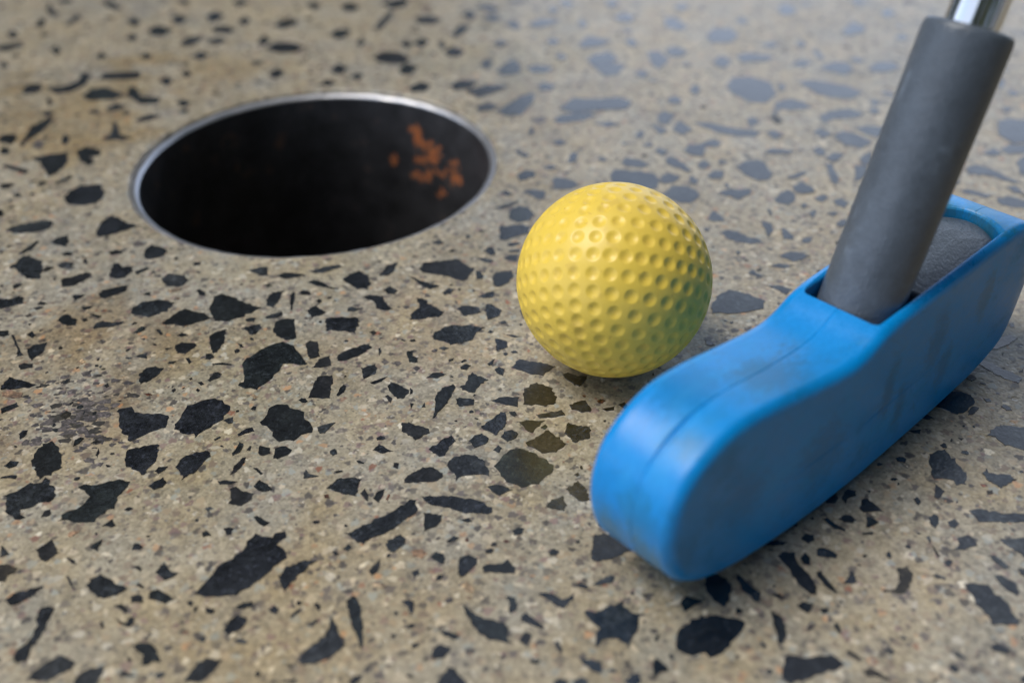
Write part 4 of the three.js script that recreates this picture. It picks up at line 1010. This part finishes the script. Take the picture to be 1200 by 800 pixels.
    for (let y = -R; y <= R; y++) for (let x = -R; x <= R; x++) {
      const i = ((Math.round(V) + y + 4 * N) % N) * N + (Math.round(U) + x + 4 * N) % N;
      const q = a * (1 - smooth(0.3, 1.3, Math.hypot(x / (ru * Math.min(st, 1)), y / rv) + 0.5 * d1[i] + 0.35 * d3[i]));
      if (q > smudge[i]) { smudge[i] = q; brown[i] = bw; }
    }
  }
  for (let i = 0; i < N * N; i++) {
    const k = 0.2 * smooth(0.1, 1.25, d1[i] + 0.18 * d3[i]), pale = 0.16 * smooth(0.2, 0.9, d2[i] + 0.3 * d3[i]), v = 1 + 0.035 * d3[i] + 0.03 * d2[i];
    const base = [0, 138 * v, 216 * v], dirt = [30, 66, 84], chalk = [120, 160, 200];
    for (let h = 0; h < 3; h++) { let q = base[h] + (chalk[h] - base[h]) * pale; q += (dirt[h] - q) * k; q += ([12 + 84 * brown[i], 44 + 52 * brown[i], 60 + 28 * brown[i]][h] - q) * smudge[i]; C[i * 4 + h] = clamp(q, 0, 255); }
    C[i * 4 + 3] = 255; Q[i * 4] = 0; Q[i * 4 + 1] = clamp(92 + 80 * k + 26 * d2[i] + 14 * d3[i], 0, 255); Q[i * 4 + 2] = 0; Q[i * 4 + 3] = 255;
  }
  for (let k = 0; k < 420; k++) { // thin pale scratches
    let x = rnd() * N, y = rnd() * N; const a = rr(-0.9, 0.9) + (rnd() < 0.3 ? 1.4 : 0), L = rr(12, 70), w = rr(0.12, 0.4), c = rr(0, 1) < 0.7 ? [110, 168, 215] : [30, 60, 84];
    for (let t = 0; t < L; t++) { x += Math.cos(a + 0.004 * t); y += Math.sin(a + 0.004 * t); const i = ((Math.floor(y) + 2 * N) % N) * N + (Math.floor(x) + 2 * N) % N; for (let h = 0; h < 3; h++) C[i * 4 + h] += (c[h] - C[i * 4 + h]) * w; }
  }
  const rubber = new THREE.MeshPhysicalMaterial({ map: dataTex(C, N, N, true), roughnessMap: dataTex(Q, N, N, false), roughness: 1, metalness: 0, bumpMap: stoneMaps[1], bumpScale: 0.00003 });
  part('rubber_head', headMesh, rubber, putter);

  // grey core: a block filling the heel half of the slot, and the hosel socket for the shaft
  const gN = 512, e1 = new Float32Array(gN * gN), e2 = new Float32Array(gN * gN), GC = new Uint8Array(gN * gN * 4), GB = new Uint8Array(gN * gN * 4);
  valueNoise(gN, 9, e1, 0.6); valueNoise(gN, 34, e1, 0.45); valueNoise(gN, 256, e2, 0.6); valueNoise(gN, 110, e2, 0.6);
  for (let i = 0; i < gN * gN; i++) { const v = 90 + 8 * e1[i] + 5 * e2[i] + (e1[i] > 0.5 ? 26 * (e1[i] - 0.5) / 0.5 : 0); GC[i * 4] = v * 0.9; GC[i * 4 + 1] = v; GC[i * 4 + 2] = v * 1.12; GC[i * 4 + 3] = 255; const b = clamp(128 + 60 * e1[i] + 50 * e2[i], 0, 255); GB[i * 4] = GB[i * 4 + 1] = GB[i * 4 + 2] = b; GB[i * 4 + 3] = 255; }
  const greyMap = dataTex(GC, gN, gN, true), greyBump = dataTex(GB, gN, gN, false);
  const grey = new THREE.MeshPhysicalMaterial({ map: greyMap, roughness: 0.37, bumpMap: greyBump, bumpScale: 0.00022 });
  const cast = new THREE.MeshPhysicalMaterial({ map: greyMap, color: rgb(1, 1, 1), roughness: 0.28, bumpMap: greyBump, bumpScale: 0.0003 });
  const L = (off) => slotLine(off, 71, 98.0, 4.2, 7.75), ct = s => 32.6 + 2.1 * smooth(70, 96, s);
  const blockLevels = [[L(0), 22]];
  for (let i = 0; i <= 6; i++) { const f = Math.PI / 2 * i / 6; blockLevels.push([L(-1.3 * (1 - Math.cos(f))), s => ct(s) - 1.3 + 1.3 * Math.sin(f)]); }
  blockLevels.push([L(-3), s => ct(s) + 0.15], [L(-6), s => ct(s) + 0.25]);
  part('core_block', stack(blockLevels), cast, putter);
  const lean = THREE.MathUtils.degToRad(21.6), turned = (pts, seg) => { const g = new THREE.LatheGeometry(pts.map(p => new THREE.Vector2(p[0] * MM, p[1] * MM)), seg); const u = g.attributes.uv, q = g.attributes.position; for (let i = 0; i < u.count; i++) u.setXY(i, u.getX(i), q.getY(i) / 0.05); g.rotateZ(-lean); g.translate(60.3 * MM, 36 * MM, 0); return g; };
  part('hosel', turned([[7.7, -13], [7.8, -6], [7.8, 0], [7.85, 20], [7.95, 47.5], [7.9, 48.7], [7.65, 49.5], [7.1, 50], [6.2, 50.1], [5.1, 49.9], [5.05, 47]], 72), grey, putter);
  part('shaft', turned([[4.85, 40], [4.85, 400], [4.9, 760]], 48), new THREE.MeshPhysicalMaterial({ color: rgb(.82, .83, .84), metalness: 1, roughness: 0.1 }), putter);
  part('grip', turned([[4.9, 690], [10.5, 692], [11, 700], [12.2, 860], [13.2, 930], [12.4, 938], [0.01, 940]], 32), new THREE.MeshStandardMaterial({ color: rgb(.02, .02, .022), roughness: 0.8 }), putter);
}

// ---------------------------------------------------------------- unseen hedges, placed out of view to shade the putter's face and darken mirrored light
function hedge(label, x0, z0, x1, z1, height, depth) {
  const h = new THREE.Group(); h.name = numbered('unseen_hedge'); h.position.set((x0 + x1) / 2, 0, (z0 + z1) / 2); h.rotation.y = -Math.atan2(z1 - z0, x1 - x0); scene.add(h);
  tag(h, label, 'hedge');
  const L = Math.hypot(x1 - x0, z1 - z0), bark = new THREE.MeshStandardMaterial({ color: rgb(.09, .065, .045), roughness: 0.9 });
  for (let i = 0; i < 9; i++) { const g = new THREE.CylinderGeometry(0.008, 0.022, height - 0.2, 7); g.translate(-L / 2 + L * (i + 0.5) / 9 + rr(-.1, .1), height / 2 - 0.1, rr(-.1, .1)); part('stem', g, bark, h); }
  const leaf = new THREE.BufferGeometry();
  leaf.setAttribute('position', new THREE.Float32BufferAttribute([0, 0, 0, 0.5, 0.1, 0.22, 1, 0, 0, 0.5, 0.1, -0.22], 3)); leaf.setIndex([0, 1, 2, 0, 2, 3]); leaf.computeVertexNormals();
  const n = Math.round(L * height * 3600), im = new THREE.InstancedMesh(leaf, new THREE.MeshStandardMaterial({ color: rgb(.06, .085, .03), roughness: 0.55, side: THREE.DoubleSide }), n);
  im.name = 'foliage'; im.userData.kind = 'stuff'; im.castShadow = im.receiveShadow = true;
  const o = new THREE.Object3D(), c = new THREE.Color();
  for (let i = 0; i < n; i++) {
    o.position.set(rr(-L / 2, L / 2), rr(0.06, height), rr(-depth / 2, depth / 2));
    o.rotation.set(rr(0, 6.28), rr(0, 6.28), rr(0, 6.28)); o.scale.setScalar(rr(0.055, 0.1)); o.updateMatrix(); im.setMatrixAt(i, o.matrix);
    const k = rr(0.6, 1.25); im.setColorAt(i, c.setRGB(k * rr(.85, 1.1), k, k * rr(.7, 1.1)));
  }
  h.add(im);
}
hedge('tall unseen hedge, placed out of view to darken the putter face', 1.3, -0.3, -0.45, 0.95, 3.6, 0.3);
hedge('tall unseen hedge, placed out of view to keep sky light off the putter face', 1.45, -0.35, 1.75, -1.75, 3.6, 0.3);
hedge('long unseen hedge, placed out of view to darken the mirrored light at the left', -3.3, -1.3, -0.1, -3.3, 3.2, 0.6);

renderer.render(scene, camera);
